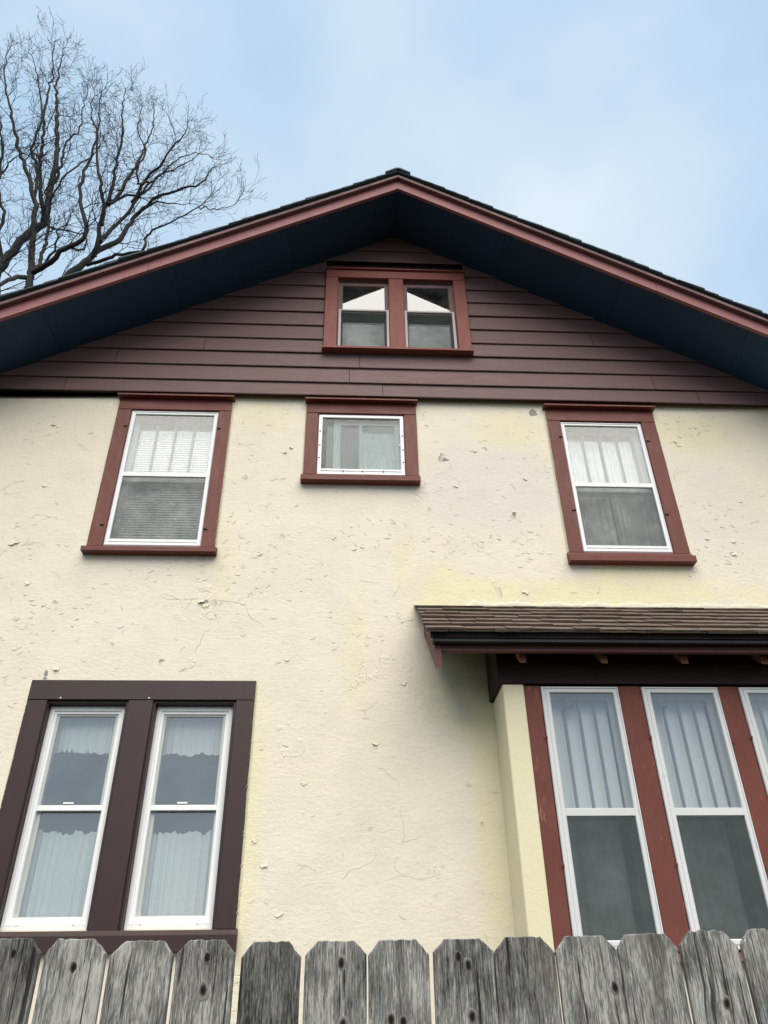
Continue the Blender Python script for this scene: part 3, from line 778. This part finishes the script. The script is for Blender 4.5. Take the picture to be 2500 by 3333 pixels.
# ------------------------------------------------------------------ peeling paint on the stucco
def in_open(x, z, m=.02):
    for (a, b2, c, d) in ((-2.11, -1.05, 4.70, 6.41), (-.42, .63, 5.43, 6.41), (1.79, 2.86, 4.67, 6.41), (-2.27, -.63, 1.9, 3.69)):
        if a-m < x < b2+m and c-m < z < d+m: return True
    if x > .50-m and 3.5 < z < 4.40 and x > .5: return True
    if x > 1.05-m and z < 3.6: return True
    return z > 6.38
def flake_geo(cx, cz, w, h, ang, curl, r):
    """an irregular tongue of paint, hinged on one edge and curling off the wall"""
    V = []; F = []; nu, nv = 4, 5
    ca, sa = math.cos(ang), math.sin(ang)
    jit = [r.uniform(.55, 1.0) for _ in range(nu+1)]
    for j in range(nv+1):
        t = j/nv
        for i in range(nu+1):
            u = (i/nu-.5)*w*(1-.55*t*t) + r.uniform(-.04, .04)*w
            v = t*h*jit[i]
            a = curl*t
            yy = -.0015 - (h*.5)*(1-math.cos(a))*jit[i]
            vv = v if curl < .2 else h*jit[i]*math.sin(a)/curl
            V.append((cx+u*ca-vv*sa, yy, cz+u*sa+vv*ca))
    for j in range(nv):
        for i in range(nu):
            k = j*(nu+1)+i; F.append([k, k+1, k+nu+2, k+nu+1])
    return V, F
fr = random.Random(5)
BIG = [(0.84,5.75,.085,.05),(-1.09,4.31,.06,.055),(-1.04,4.30,.05,.05),(-1.13,4.33,.05,.04),(-2.62,6.06,.05,.03),(0.22,3.24,.05,.05),(-0.26,2.97,.04,.04),(3.23,4.94,.05,.05),(3.21,4.82,.06,.04),(-2.3,4.29,.04,.04),(-2.23,4.29,.04,.03),
 (1.19,4.42,.09,.045),(1.42,4.45,.07,.04),(0.42,3.68,.06,.035),(-0.4,2.17,.07,.03),(0.18,2.65,.05,.02),(0.93,2.68,.03,.02),(-0.51,2.45,.05,.04),(-0.57,2.6,.04,.04),(1.39,5.13,.04,.05),(0.93,5.46,.05,.025),(0.38,5.05,.05,.03),
 (1.21,5.86,.06,.025),(1.12,5.85,.05,.03),(0.46,5.9,.04,.03),(-0.71,4.75,.05,.025),(0.05,4.81,.05,.025),(-0.12,4.92,.05,.025),(-2.67,4.83,.09,.03),(-2.46,4.48,.04,.04),(-0.51,5.85,.04,.03),(-0.57,5.8,.03,.03),
 (2.99,5.99,.04,.02),(3.02,4.96,.04,.03),(3.41,5.35,.05,.03),(-2.11,3.78,.05,.05),(-0.44,3.86,.05,.03),(-1.35,3.82,.05,.03),(-0.54,4.91,.05,.025),(0.86,2.95,.04,.03),(-2.55,5.4,.05,.03),(-.9,5.5,.04,.03),(.7,5.2,.04,.04),(1.55,5.55,.05,.03),(2.0,4.46,.08,.03)]
for (x, z, w, h) in BIG:
    V, F = flake_geo(x, z, w*fr.uniform(.9, 1.2), h*fr.uniform(1, 1.4), math.pi+fr.gauss(0, .55) if fr.random() < .75 else fr.uniform(-1.2, 1.2), fr.uniform(.7, 1.4), fr)
    mesh('paint_flake', V, F, 'flake', wall, None, True)
V = []; F = []; n = 0; guard = 0
cl = [(fr.uniform(-3, 3.4), fr.uniform(3.6, 6.3)) for _ in range(22)]
while n < 480 and guard < 9000:
    guard += 1
    if fr.random() < .6:
        c = fr.choice(cl); x, z = c[0]+fr.gauss(0, .22), c[1]+fr.gauss(0, .12)
    else: x, z = fr.uniform(-3.2, 3.6), fr.uniform(2.0, 6.36)
    if in_open(x, z) or (z < 3.4 and fr.random() < .45): continue
    v, f = flake_geo(x, z, fr.uniform(.012, .055), fr.uniform(.005, .018), math.pi+fr.gauss(0, .45) if fr.random() < .8 else fr.uniform(-2, 2), fr.uniform(.4, 1.1), fr)
    b = len(V); V += v; F += [[b+i for i in q] for q in f]; n += 1
tag(mesh('paint_flakes', V, F, 'flake', wall, None, True), 'small curled flakes of cream paint all over the stucco', kind='stuff')
# hairline cracks
V = []; F = []
def crack(x, z, ang, n, step, r, wid, depth=0):
    px = None
    for i in range(n):
        ang += r.gauss(0, .28)
        x2, z2 = x+math.cos(ang)*step, z+math.sin(ang)*step*.8
        if in_open(x2, z2, .0) or in_open(x, z, 0): return
        t = wid*(1-i/n)*r.uniform(.5, 1.2)+.0004
        nx, nz = -math.sin(ang)*t, math.cos(ang)*t
        b = len(V)
        V.extend([(x-nx, -.0012, z-nz), (x+nx, -.0012, z+nz), (x2+nx*.8, -.0012, z2+nz*.8), (x2-nx*.8, -.0012, z2-nz*.8)]); F.append([b, b+1, b+2, b+3])
        if depth < 1 and r.random() < .05: crack(x2, z2, ang+r.choice((-1, 1))*r.uniform(.5, 1.2), max(2, n//2), step, r, wid*.8, depth+1)
        x, z = x2, z2
for i in range(65):
    x, z = fr.uniform(-3.2, 3.5), fr.uniform(2.1, 6.3)
    if in_open(x, z): continue
    crack(x, z, fr.choice((0, math.pi))+fr.gauss(0, .5) if fr.random() < .75 else fr.choice((1.57, -1.57))+fr.gauss(0, .3), fr.randint(4, 16), fr.uniform(.010, .024), fr, fr.uniform(.0005, .0012))
for (x, z, a, n) in ((-1.0, 4.33, -.3, 16), (-1.15, 4.34, 3.0, 14), (-1.12, 3.9, 1.57, 12), (-2.6, 4.8, 0, 10), (.55, 3.85, -2, 8)):
    crack(x, z, a, n, .022, fr, .0013)
tag(mesh('hairline_cracks', V, F, 'crack', wall), 'thin dark cracks in the cream stucco', kind='stuff')
# bare patches where the paint is gone
def patch(x, z, w, h):
    n = 11; P = [(x+math.cos(6.283*i/n)*w*fr.uniform(.5, 1), -.0018, z+math.sin(6.283*i/n)*h*fr.uniform(.5, 1)) for i in range(n)]
    mesh('bare_patch', P+[(p[0], .004, p[2]) for p in P], [list(range(n))]+[[i, (i+1) % n, n+(i+1) % n, n+i] for i in range(n)], 'bare', wall)
for a in ((-1.09, 4.30, .04, .035), (.84, 5.735, .05, .025), (1.71, 6.30, .05, .06), (-2.17, 3.725, .022, .03), (-2.17, 3.69, .018, .012), (3.21, 4.81, .03, .015)):
    patch(*a)

# ragged old caulk where stucco meets the casings
def caulk(x, z0, z1, sgn, parent, mat='flake', y=-.0262, base=-.001):
    V = []; F = []; n = int((z1-z0)/.012); r = random.Random(int(x*1000)+int(z0*77))
    for i in range(n+1):
        z = z0+(z1-z0)*i/n
        w = .0015 + .006*max(0, vnn(z*9+x)-.35) + (.009*r.random() if r.random() < .16 else 0)
        V += [(x+sgn*.010*(.6+.5*r.random()), base, z), (x+sgn*.0015, y*.55, z), (x-sgn*w, y-.0006, z)]
        if i:
            for e in range(2): F.append([(i-1)*3+e, (i-1)*3+e+1, i*3+e+1, i*3+e])
    mesh('caulk', V, F, mat, parent)
def vnn(t):
    i = math.floor(t); f = t-i; h = lambda k: (math.sin(k*91.7+3.1)*43758.5) % 1.0
    return h(i)*(1-f)+h(i+1)*f
for (w_, xa, xb, za, zb) in ((wUL, -2.087, -1.068, 4.80, 6.34), (wUC, -.396, .609, 5.54, 6.34), (wUR, 1.814, 2.834, 4.79, 6.32)):
    caulk(xa, za, zb, -1, w_); caulk(xb, za, zb, 1, w_)
caulk(-.649, 2.08, 3.66, 1, lw, 'flake', -.0222); caulk(-2.248, 2.08, 3.66, -1, lw, 'flake', -.0222)

# ------------------------------------------------------------------ fence
PK = [(-.848,-.705,-.820,-.732,1.772),(-.692,-.552,-.669,-.586,1.769),(-.543,-.397,-.511,-.422,1.764),(-.388,-.252,-.361,-.278,1.764),(-.236,-.097,-.209,-.125,1.759),(-.087,.059,-.057,.029,1.759),
      (.063,.207,.091,.177,1.760),(.217,.361,.246,.329,1.761),(.364,.510,.395,.480,1.763),(.515,.664,.541,.631,1.764),(.666,.812,.690,.786,1.767),(.821,.964,.852,.932,1.772),(.972,1.112,1.000,1.083,1.774)]
for i in range(1, 11):
    x = -.848-i*.153; PK.append((x, x+.143, x+.028, x+.115, 1.772+.003*math.sin(i*2.3))); x = .972+i*.152; PK.append((x, x+.142, x+.028, x+.114, 1.775))
FY = -3.3
fence = empty('picket_fence', (0, FY, 0)); tag(fence, 'weathered grey dog-ear picket fence in front of the house', 'fence')
KNOTS = {0: [(.012, 1.741, .005)], 3: [(.004, 1.726, .008), (.002, 1.660, .013)], 5: [(.014, 1.713, .010), (.02, 1.592, .010)], 6: [(-.02, 1.60, .009), (.008, 1.596, .008)], 7: [(-.012, 1.724, .007), (.010, 1.706, .009), (.012, 1.604, .010)],
         9: [(.055, 1.655, .009)], 11: [(.012, 1.621, .009)], 1: [(.004, 1.712, .007)]}
for k, (x0, x1, t0, t1, zt) in enumerate(PK):
    r = random.Random(k*7+3)
    zs = zt-.030+r.uniform(-.003, .003); y0 = FY + r.uniform(-.003, .003); th = .017
    pts = [(x0, .06), (x0, 1.0), (x0, zs-.05)]
    rough_ = .0016 if k not in (11, 12) else .0032
    for i in range(5): q = i/4; pts.append((x0+(t0-x0)*q+r.uniform(-1, 1)*rough_*.6, zs+(zt-zs)*q+r.uniform(-1, 1)*rough_*.6))
    for i in range(1, 9): q = i/9; pts.append((t0+(t1-t0)*q, zt+r.uniform(-1, .8)*rough_))
    for i in range(5): q = i/4; pts.append((t1+(x1-t1)*q+r.uniform(-1, 1)*rough_*.6, zt+(zs-zt)*q+r.uniform(-1, 1)*rough_*.6))
    pts += [(x1, zs-.05), (x1, 1.0), (x1, .06)]
    n = len(pts); cx = sum(p[0] for p in pts)/n; c = .0022
    # bevelled front edge: inset outline proud, full outline 2 mm behind
    def ins(p): return (p[0]+(c if p[0] < cx else -c)*min(1, abs(p[0]-cx)/.03), p[1]-c if p[1] > zs-.02 else p[1])
    V = [(ins(p)[0], y0, ins(p)[1]) for p in pts] + [(p[0], y0+.0025, p[1]) for p in pts] + [(p[0], y0+th, p[1]) for p in pts]
    F = [list(range(n))[::-1], list(range(2*n, 3*n))]
    for L_ in (0, 1):
        F += [[L_*n+i, L_*n+(i+1) % n, (L_+1)*n+(i+1) % n, (L_+1)*n+i] for i in range(n)]
    ob = mesh('picket', V, F, 'cedar', fence, (cx, y0, 1.6))
    for (kx, kz, kr) in KNOTS.get(k, []):
        KV, KF = [], []; m = 14
        for ri, (sc_, dy) in enumerate(((1.5, -.0003), (1.12, -.0016), (.9, -.0008), (.45, -.0020), (.0, -.0014))):
            for i in range(m):
                q = 6.283*i/m; j = 1+.14*math.sin(q*3+k)+.08*math.sin(q*5+kz*90)
                KV.append((cx+kx+math.cos(q)*kr*.72*sc_*j, y0+dy, kz+math.sin(q)*kr*1.15*sc_*j))
        for ri in range(4):
            for i in range(m): KF.append([ri*m+i, ri*m+(i+1) % m, ri*m+m+(i+1) % m, ri*m+m+i])
        mesh('knot', KV, KF, 'knot', ob, None, True)
xa, xb = min(p[0] for p in PK), max(p[1] for p in PK)
for z in (.35, 1.36): box('rail', xa, xb, FY+.024, FY+.062, z, z+.089, 'cedar', fence)
for x in (xa+.03, xb-.12): box('post', x, x+.089, FY+.064, FY+.153, -.3, 1.56, 'cedar', fence)

# ------------------------------------------------------------------ curtains, blinds and shades
def vn(t):
    i = math.floor(t); f = t-i; f = f*f*(3-2*f)
    h = lambda k: (math.sin(k*127.1+311.7)*43758.5453) % 1.0
    return h(i)*(1-f)+h(i+1)*f
def cloth(name, x0, x1, z0, z1, y, mat, label, cat, group=None, pleats=9, amp=.012, ruf=.0, rufb=.0, seed=1, nx=90, nz=10):
    r = random.Random(seed); ph = [r.uniform(0, 6.28) for _ in range(6)]; V = []; F = []
    for j in range(nz+1):
        t = j/nz
        for i in range(nx+1):
            u = i/nx; x = x0+(x1-x0)*u
            w = math.sin(u*pleats*6.283+ph[0]+1.6*math.sin(u*5+ph[1])+.9*math.sin(u*11.3+ph[3]))*(.55+.45*math.sin(u*8.1+ph[4])) + .5*math.sin(u*pleats*2.3*6.283+ph[2]+t*1.3)
            yy = y + amp*w*(.6+.4*(1-t))
            zz = z0+(z1-z0)*t
            if j == nz: zz += ruf*(vn(u*9+seed*3.1)*.9+vn(u*24+seed)*.6+vn(u*60+seed)*.25-.8)
            if j == 0: zz += rufb*(vn(u*7+seed*1.7)*.8+vn(u*19+seed)*.5)
            V.append((x, yy, zz))
    for j in range(nz):
        for i in range(nx):
            k = j*(nx+1)+i; F.append([k, k+1, k+nx+2, k+nx+1])
    V2 = [(a, b_+.0012, c) for a, b_, c in V]; m = len(V)
    F2 = [[m+q for q in f][::-1] for f in F]
    o = mesh(name, V+V2, F+F2, mat, None, ((x0+x1)/2, y, z0), True)
    return tag(o, label, cat, group)
for (a, b2, side, sd_) in ((-2.07, -1.585, 'left', 3), (-1.315, -.835, 'right', 8)):
    cloth('valance', a, b2, 3.17, 3.50, .16, 'cafe', 'short valance behind the upper pane of the %s white window of the dark brown pair' % side, 'curtain', 'curtains of the dark brown pair', 6, .008, 0, .03, sd_)
    cloth('cafe_curtain', a+.01, b2-.01, 2.06, 2.67, .155, 'cafe', 'gathered curtain in the lower half of the %s white window of the dark brown pair' % side, 'curtain', 'curtains of the dark brown pair', 7, .014, .028, 0, sd_+1)
for (a, b2, side, sd_) in ((1.95, 2.34, 'left', 21), (2.36, 2.72, 'right', 22)):
    cloth('sheer_curtain', a, b2, 4.75, 6.22, .19, 'sheer', 'sheer pleated curtain filling the %s half of the upper right window' % side, 'curtain', 'sheer curtains of the upper right window', 6, .02, 0, 0, sd_)
# venetian blind, slat by slat in one hanging blind
bl = empty('venetian_blind', (-1.575, .2, 4.8)); tag(bl, 'white venetian blind closed behind the upper left window', 'blind')
z = 4.83
while z < 6.16:
    prism('slat', [(.150, z), (.154, z-.001), (.170, z+.027), (.166, z+.029)], 0, -1.945, -1.20, 'blind', bl); z += .0255
box('head_rail', -1.95, -1.195, .148, .182, 6.165, 6.20, 'vinyl', bl)
# roller shade in the small window
tag(box('roller_shade', .115, .43, .085, .09, 5.56, 6.09, 'shade', None), 'pale shade covering the right half of the small middle window', 'shade')
# attic shades
for a, b2, s in ((-.10, .36, 'left'), (.56, 1.02, 'right')):
    tag(box('attic_panel', a, b2, .030, .038, 6.99, 7.45, 'shade', None), 'pale panel standing low behind the %s attic window' % s, 'panel', 'panels behind the attic windows')
for k, (a, b2) in enumerate(wins):
    s = ('first bay window beside the cream corner post', 'middle bay window between two red boards', 'last bay window at the right picture edge')[k]
    tag(box('roller_shade', a+.03, b2-.06, BY+.140, BY+.144, 2.71, 3.47, 'shade', None), 'pale roller shade pulled half down in the '+s, 'shade', 'roller shades of the bay')
    cloth('drape', a+.03, b2-.09, 1.90, 2.66, BY+.20, 'shade_dim', 'grey drape below the shade in the '+s, 'curtain', 'drapes of the bay', 3, .012, 0, 0, 40+k)

# ------------------------------------------------------------------ bare tree beside the house
LIMBS=[
(0.101,0.011,[(-6.8,6.0,13.37),(-6.92,6.0,14.78),(-6.95,6.0,15.21),(-7.06,6.0,15.76),(-7.21,6.0,16.56),(-7.41,5.9,17.64),(-7.86,5.8,18.78),(-8.14,5.7,19.43),(-8.49,5.6,20.4),(-8.77,5.5,21.2),(-9.13,5.4,22.52),(-9.31,5.3,23.61),(-9.29,5.2,24.12)]),
(0.064,0.016,[(-6.97,6.0,15.04),(-7.03,5.7,14.73),(-7.06,5.3,14.05),(-7.27,4.9,13.61),(-7.73,4.6,13.66),(-8.15,4.4,14.11)]),
(0.132,0.011,[(-8.06,6.3,14.4),(-7.98,6.5,15.94),(-7.91,6.6,16.72),(-7.73,6.7,17.48),(-7.57,6.8,18.0),(-7.61,6.8,18.73),(-7.79,6.9,19.78),(-7.97,7.0,21.04),(-8.52,7.2,23.39),(-8.96,7.3,25.18),(-9.3,7.4,27.55),(-9.54,7.5,29.06)]),
(0.064,0.010,[(-7.58,6.8,18.13),(-7.74,6.6,18.78),(-7.98,6.5,19.87),(-8.17,6.4,21.2),(-8.34,6.3,22.3),(-8.4,6.2,23.3),(-8.39,6.2,23.65),(-8.63,6.1,24.9),(-8.7,6.0,26.04)]),
(0.046,0.009,[(-7.49,6.0,17.91),(-7.71,6.0,19.1),(-7.94,5.9,19.63),(-7.93,5.8,20.79),(-8.18,5.7,21.86),(-8.61,5.7,23.17),(-8.97,5.6,24.28)]),
(0.073,0.008,[(-6.93,6.0,15.21),(-6.4,5.6,15.12),(-6.04,5.4,15.31),(-5.75,5.3,15.42),(-5.64,5.2,15.68),(-5.83,5.1,16.27),(-5.95,5.0,16.83),(-5.91,4.9,17.48),(-5.83,4.8,17.96),(-5.85,4.7,18.79),(-5.95,4.6,19.66),(-6.09,4.6,20.85)]),
(0.116,0.012,[(-6.89,6.4,14.3),(-6.67,6.6,15.44),(-6.41,6.7,16.2),(-6.2,6.8,16.75),(-6.08,6.9,17.19),(-5.78,7.0,17.59),(-5.67,7.1,18.25),(-5.62,7.2,18.86),(-5.42,7.3,19.57),(-5.17,7.3,19.94),(-4.68,7.4,20.42),(-4.21,7.5,20.89),(-3.94,7.5,21.69),(-3.82,7.6,22.76)]),
(0.069,0.009,[(-6.13,6.8,16.79),(-6.03,6.6,17.11),(-6.05,6.5,17.61),(-5.99,6.4,18.25),(-5.93,6.3,18.98),(-5.94,6.2,19.6),(-5.99,6.1,20.99),(-6.13,6.0,21.83),(-6.2,6.0,22.91),(-6.22,5.9,23.41)]),
(0.062,0.009,[(-6.03,6.6,17.11),(-5.86,6.9,18.23),(-5.66,7.0,18.85),(-5.55,7.0,19.48),(-5.32,7.1,20.37),(-4.91,7.2,21.08),(-4.42,7.2,21.51),(-4.18,7.3,22.5)]),
(0.050,0.009,[(-5.64,7.0,19.23),(-5.41,6.8,19.91),(-5.03,6.6,20.21),(-4.9,6.5,20.66),(-4.6,6.4,21.12),(-4.44,6.3,21.75),(-4.53,6.3,22.24)]),
(0.060,0.010,[(-5.95,6.4,18.25),(-5.92,6.6,18.74),(-5.86,6.8,19.81),(-5.8,7.0,21.02),(-5.82,7.2,22.31),(-5.79,7.3,23.24),(-5.99,7.4,24.74)]),
(0.037,0.009,[(-5.32,6.8,19.92),(-5.46,6.6,19.46),(-5.52,6.5,19.95),(-5.43,6.4,20.61),(-5.7,6.3,21.35),(-5.74,6.2,22.3),(-5.7,6.2,22.89)]),
(0.052,0.008,[(-6.23,6.8,16.51),(-5.79,6.6,16.46),(-5.42,6.4,16.4),(-4.8,6.2,16.35),(-4.75,6.1,16.64),(-4.57,6.0,16.81),(-4.16,5.9,17.0),(-3.59,5.8,17.45),(-3.37,5.8,17.91),(-3.29,5.7,18.35)]),
(0.018,0.006,[(-3.59,5.8,17.45),(-3.31,5.8,17.39),(-3.05,5.8,17.41),(-2.77,5.7,17.46),(-2.52,5.7,17.62)]),
(0.036,0.009,[(-6.65,5.8,15.19),(-6.38,5.6,15.5),(-6.37,5.5,15.93),(-6.53,5.5,16.15),(-6.7,5.4,16.12)]),
(0.032,0.009,[(-5.98,5.4,15.37),(-5.63,5.3,15.15),(-5.63,5.2,15.56),(-5.77,5.1,15.81)]),
(0.030,0.008,[(-7.32,6.7,17.75),(-7.0,6.5,17.38),(-6.66,6.4,17.25),(-6.28,6.3,17.07),(-6.01,6.2,17.57),(-5.95,6.1,18.01)]),
(0.053,0.013,[(-6.87,6.0,15.32),(-7.03,6.3,16.49),(-7.26,6.5,17.54),(-7.51,6.6,18.45),(-7.46,6.6,18.86),(-7.21,6.5,19.78),(-6.88,6.5,20.23),(-6.6,6.4,20.69),(-6.49,6.4,21.47)]),
(0.066,0.012,[(-7.52,6.2,13.8),(-7.54,5.8,15.37),(-7.69,5.6,15.89),(-7.66,5.5,16.44),(-7.82,5.4,16.89),(-7.97,5.3,17.47),(-7.94,5.3,17.92),(-7.83,5.2,18.09),(-7.64,5.2,18.37),(-7.4,5.1,18.62)]),
(0.037,0.008,[(-7.97,5.3,17.47),(-8.11,5.2,18.47),(-8.25,5.0,19.15),(-8.6,4.9,20.32),(-8.67,4.8,21.2)]),
(0.053,0.009,[(-6.0,6.4,17.47),(-5.96,6.2,17.96),(-6.09,6.0,18.52),(-6.31,5.9,19.38),(-6.44,5.8,20.29),(-6.69,5.7,21.01),(-6.86,5.6,22.26)]),
(0.047,0.011,[(-7.75,6.9,19.57),(-7.9,7.2,21.06),(-8.13,7.4,22.49),(-7.94,7.5,23.27),(-8.15,7.6,24.68),(-8.33,7.7,26.49)]),
(0.042,0.009,[(-5.99,6.4,18.25),(-5.84,6.8,19.17),(-5.45,7.0,19.63),(-5.18,7.1,20.61),(-4.75,7.3,21.81),(-4.12,7.3,21.93),(-3.46,7.4,21.25)]),
(0.034,0.008,[(-5.56,7.2,19.0),(-5.09,6.9,19.08),(-4.72,6.8,18.99),(-4.26,6.7,18.8),(-3.85,6.6,18.92)]),
(0.055,0.009,[(-7.73,4.6,13.66),(-8.12,4.2,14.6),(-8.49,4.0,15.9),(-9.1,3.8,17.31),(-9.65,3.8,19.27)]),
(0.097,0.013,[(-7.72,6.1,14.71),(-9.35,6.6,17.26),(-10.4,7.0,19.78),(-11.46,7.3,22.52),(-12.03,7.5,25.52),(-12.73,7.6,28.22)]),
(0.052,0.010,[(-7.27,4.9,13.61),(-7.55,4.7,14.8),(-7.71,4.6,16.01),(-8.17,4.5,17.32),(-8.47,4.4,19.11),(-9.07,4.4,20.91)]),
]

tr = random.Random(77)
tree = empty('bare_tree', (-7.0, 6.0, 0)); tag(tree, 'tall leafless tree with dark branches behind the left roof edge', 'tree')
def tube(P, R, ns, V, F):
    up_ = Vector((.31, .95, .05)); rings = []
    for i, p in enumerate(P):
        d = (P[min(i+1, len(P)-1)]-P[max(i-1, 0)]).normalized()
        a = d.cross(up_)
        if a.length < .05: a = d.cross(Vector((1, 0, 0)))
        a.normalize(); b = d.cross(a); rings.append(len(V))
        for k in range(ns):
            q = 6.2832*k/ns; V.append(p+(a*math.cos(q)+b*math.sin(q))*R[i])
    for i in range(len(P)-1):
        for k in range(ns):
            l = (k+1) % ns; F.append([rings[i]+k, rings[i]+l, rings[i+1]+l, rings[i+1]+k])
def refine(pts, jit):
    P = [Vector(p) for p in pts]; out_ = []
    for i in range(len(P)-1):
        p0, p1, p2, p3 = P[max(i-1, 0)], P[i], P[i+1], P[min(i+2, len(P)-1)]
        n = max(3, int((p2-p1).length/.16))
        for k in range(n):
            t = k/n
            q = .5*((2*p1)+(p2-p0)*t+(2*p0-5*p1+4*p2-p3)*t*t+(3*p1-p0-3*p2+p3)*t**3)
            out_.append(q+Vector((tr.gauss(0, jit), tr.gauss(0, jit), tr.gauss(0, jit))))
    out_.append(P[-1]); return out_
V, F = [], []
base = [Vector((-7.05, 6.05, -.2)), Vector((-7.0, 6.0, .5)), Vector((-6.95, 6.0, 3)), Vector((-6.85, 6.0, 7)), Vector((-6.9, 6.0, 10.5)), Vector((-6.95, 6.0, 13.4))]
base = refine(base, .01)
tube(base, [.30-.16*i/len(base)+(.16 if i == 0 else .06 if i < 4 else 0) for i in range(len(base))], 10, V, F)
mesh('trunk', V, F, 'bark', tree, None, True)
TV, TF = [], []
def twig(p, d, L, r, lvl):
    """zig-zag shoot with side shoots"""
    n = max(3, int(L/(.15 if lvl < 3 else .085))); P = [p]; q = p.copy(); dd = d.copy(); kids = []
    for i in range(n):
        dd = (dd + Vector((tr.gauss(0, .16), tr.gauss(0, .16), tr.gauss(0, .14)+.06))).normalized()
        q = q+dd*(L/n); P.append(q.copy())
        if lvl < 4 and i >= 0: kids.append((q.copy(), dd.copy(), i/n))
    R = [max(.0032, r*(1-.62*i/n)) for i in range(n+1)]
    tube(P, R, 3, TV, TF)
    for (kp, kd, t) in kids:
        pr = {1: .74, 2: .74, 3: .80}[lvl]
        if tr.random() > pr: continue
        ax = Vector((tr.gauss(0, 1), tr.gauss(0, 1), tr.gauss(0, 1))); ax = (ax-kd*ax.dot(kd)).normalized()
        an = tr.uniform(.45, .95)
        nd = (kd*math.cos(an)+ax*math.sin(an)+Vector((0, 0, .14))).normalized()
        nl = {1: tr.uniform(.40, .80)*(1.15-.5*t), 2: tr.uniform(.22, .46), 3: tr.uniform(.10, .22)}[lvl]
        twig(kp, nd, nl, max(.0036, r*.55), lvl+1)
for (r0, r1, pts) in LIMBS:
    V, F = [], []
    P = refine(pts, .018); P = P[:max(6, int(len(P)*.90))]; n = len(P)
    R = [max(r1*.9, r0*.88*(1-i/(n-1))**.95+r1*(i/(n-1))) for i in range(n)]
    tube(P, R, 7, V, F); mesh('limb', V, F, 'bark', tree, None, True)
    inview = sum(p[0] for p in pts)/len(pts) > -9.0
    acc = 0.
    for i in range(2, n):
        acc += (P[i]-P[i-1]).length
        t = i/(n-1)
        gap = (.58-.28*t)*(1.0 if inview else 2.2)
        if t < .16 or acc < gap: continue
        acc = tr.uniform(-.12, .08)
        d = (P[i]-P[i-1]).normalized()
        ax = Vector((tr.gauss(0, 1), tr.gauss(0, .8), tr.gauss(0, 1))); ax = (ax-d*ax.dot(d)).normalized()
        an = tr.uniform(.45, .95)
        nd = (d*math.cos(an)+ax*math.sin(an)+Vector((0, 0, .22))).normalized()
        twig(P[i], nd, tr.uniform(.5, 1.15)*(1.15-.62*t), max(.006, min(.017, R[i]*.42)), 1)
    for q in range(3):
        d = (P[-1]-P[-3]).normalized()
        twig(P[-1], (d+Vector((tr.gauss(0, .35), tr.gauss(0, .35), .1))).normalized(), tr.uniform(.3, .6), .008, 2)
tag(mesh('twigs', TV, TF, 'twig', tree), kind='stuff')
print('twig faces', len(TF))
bpy.context.view_layer.update()
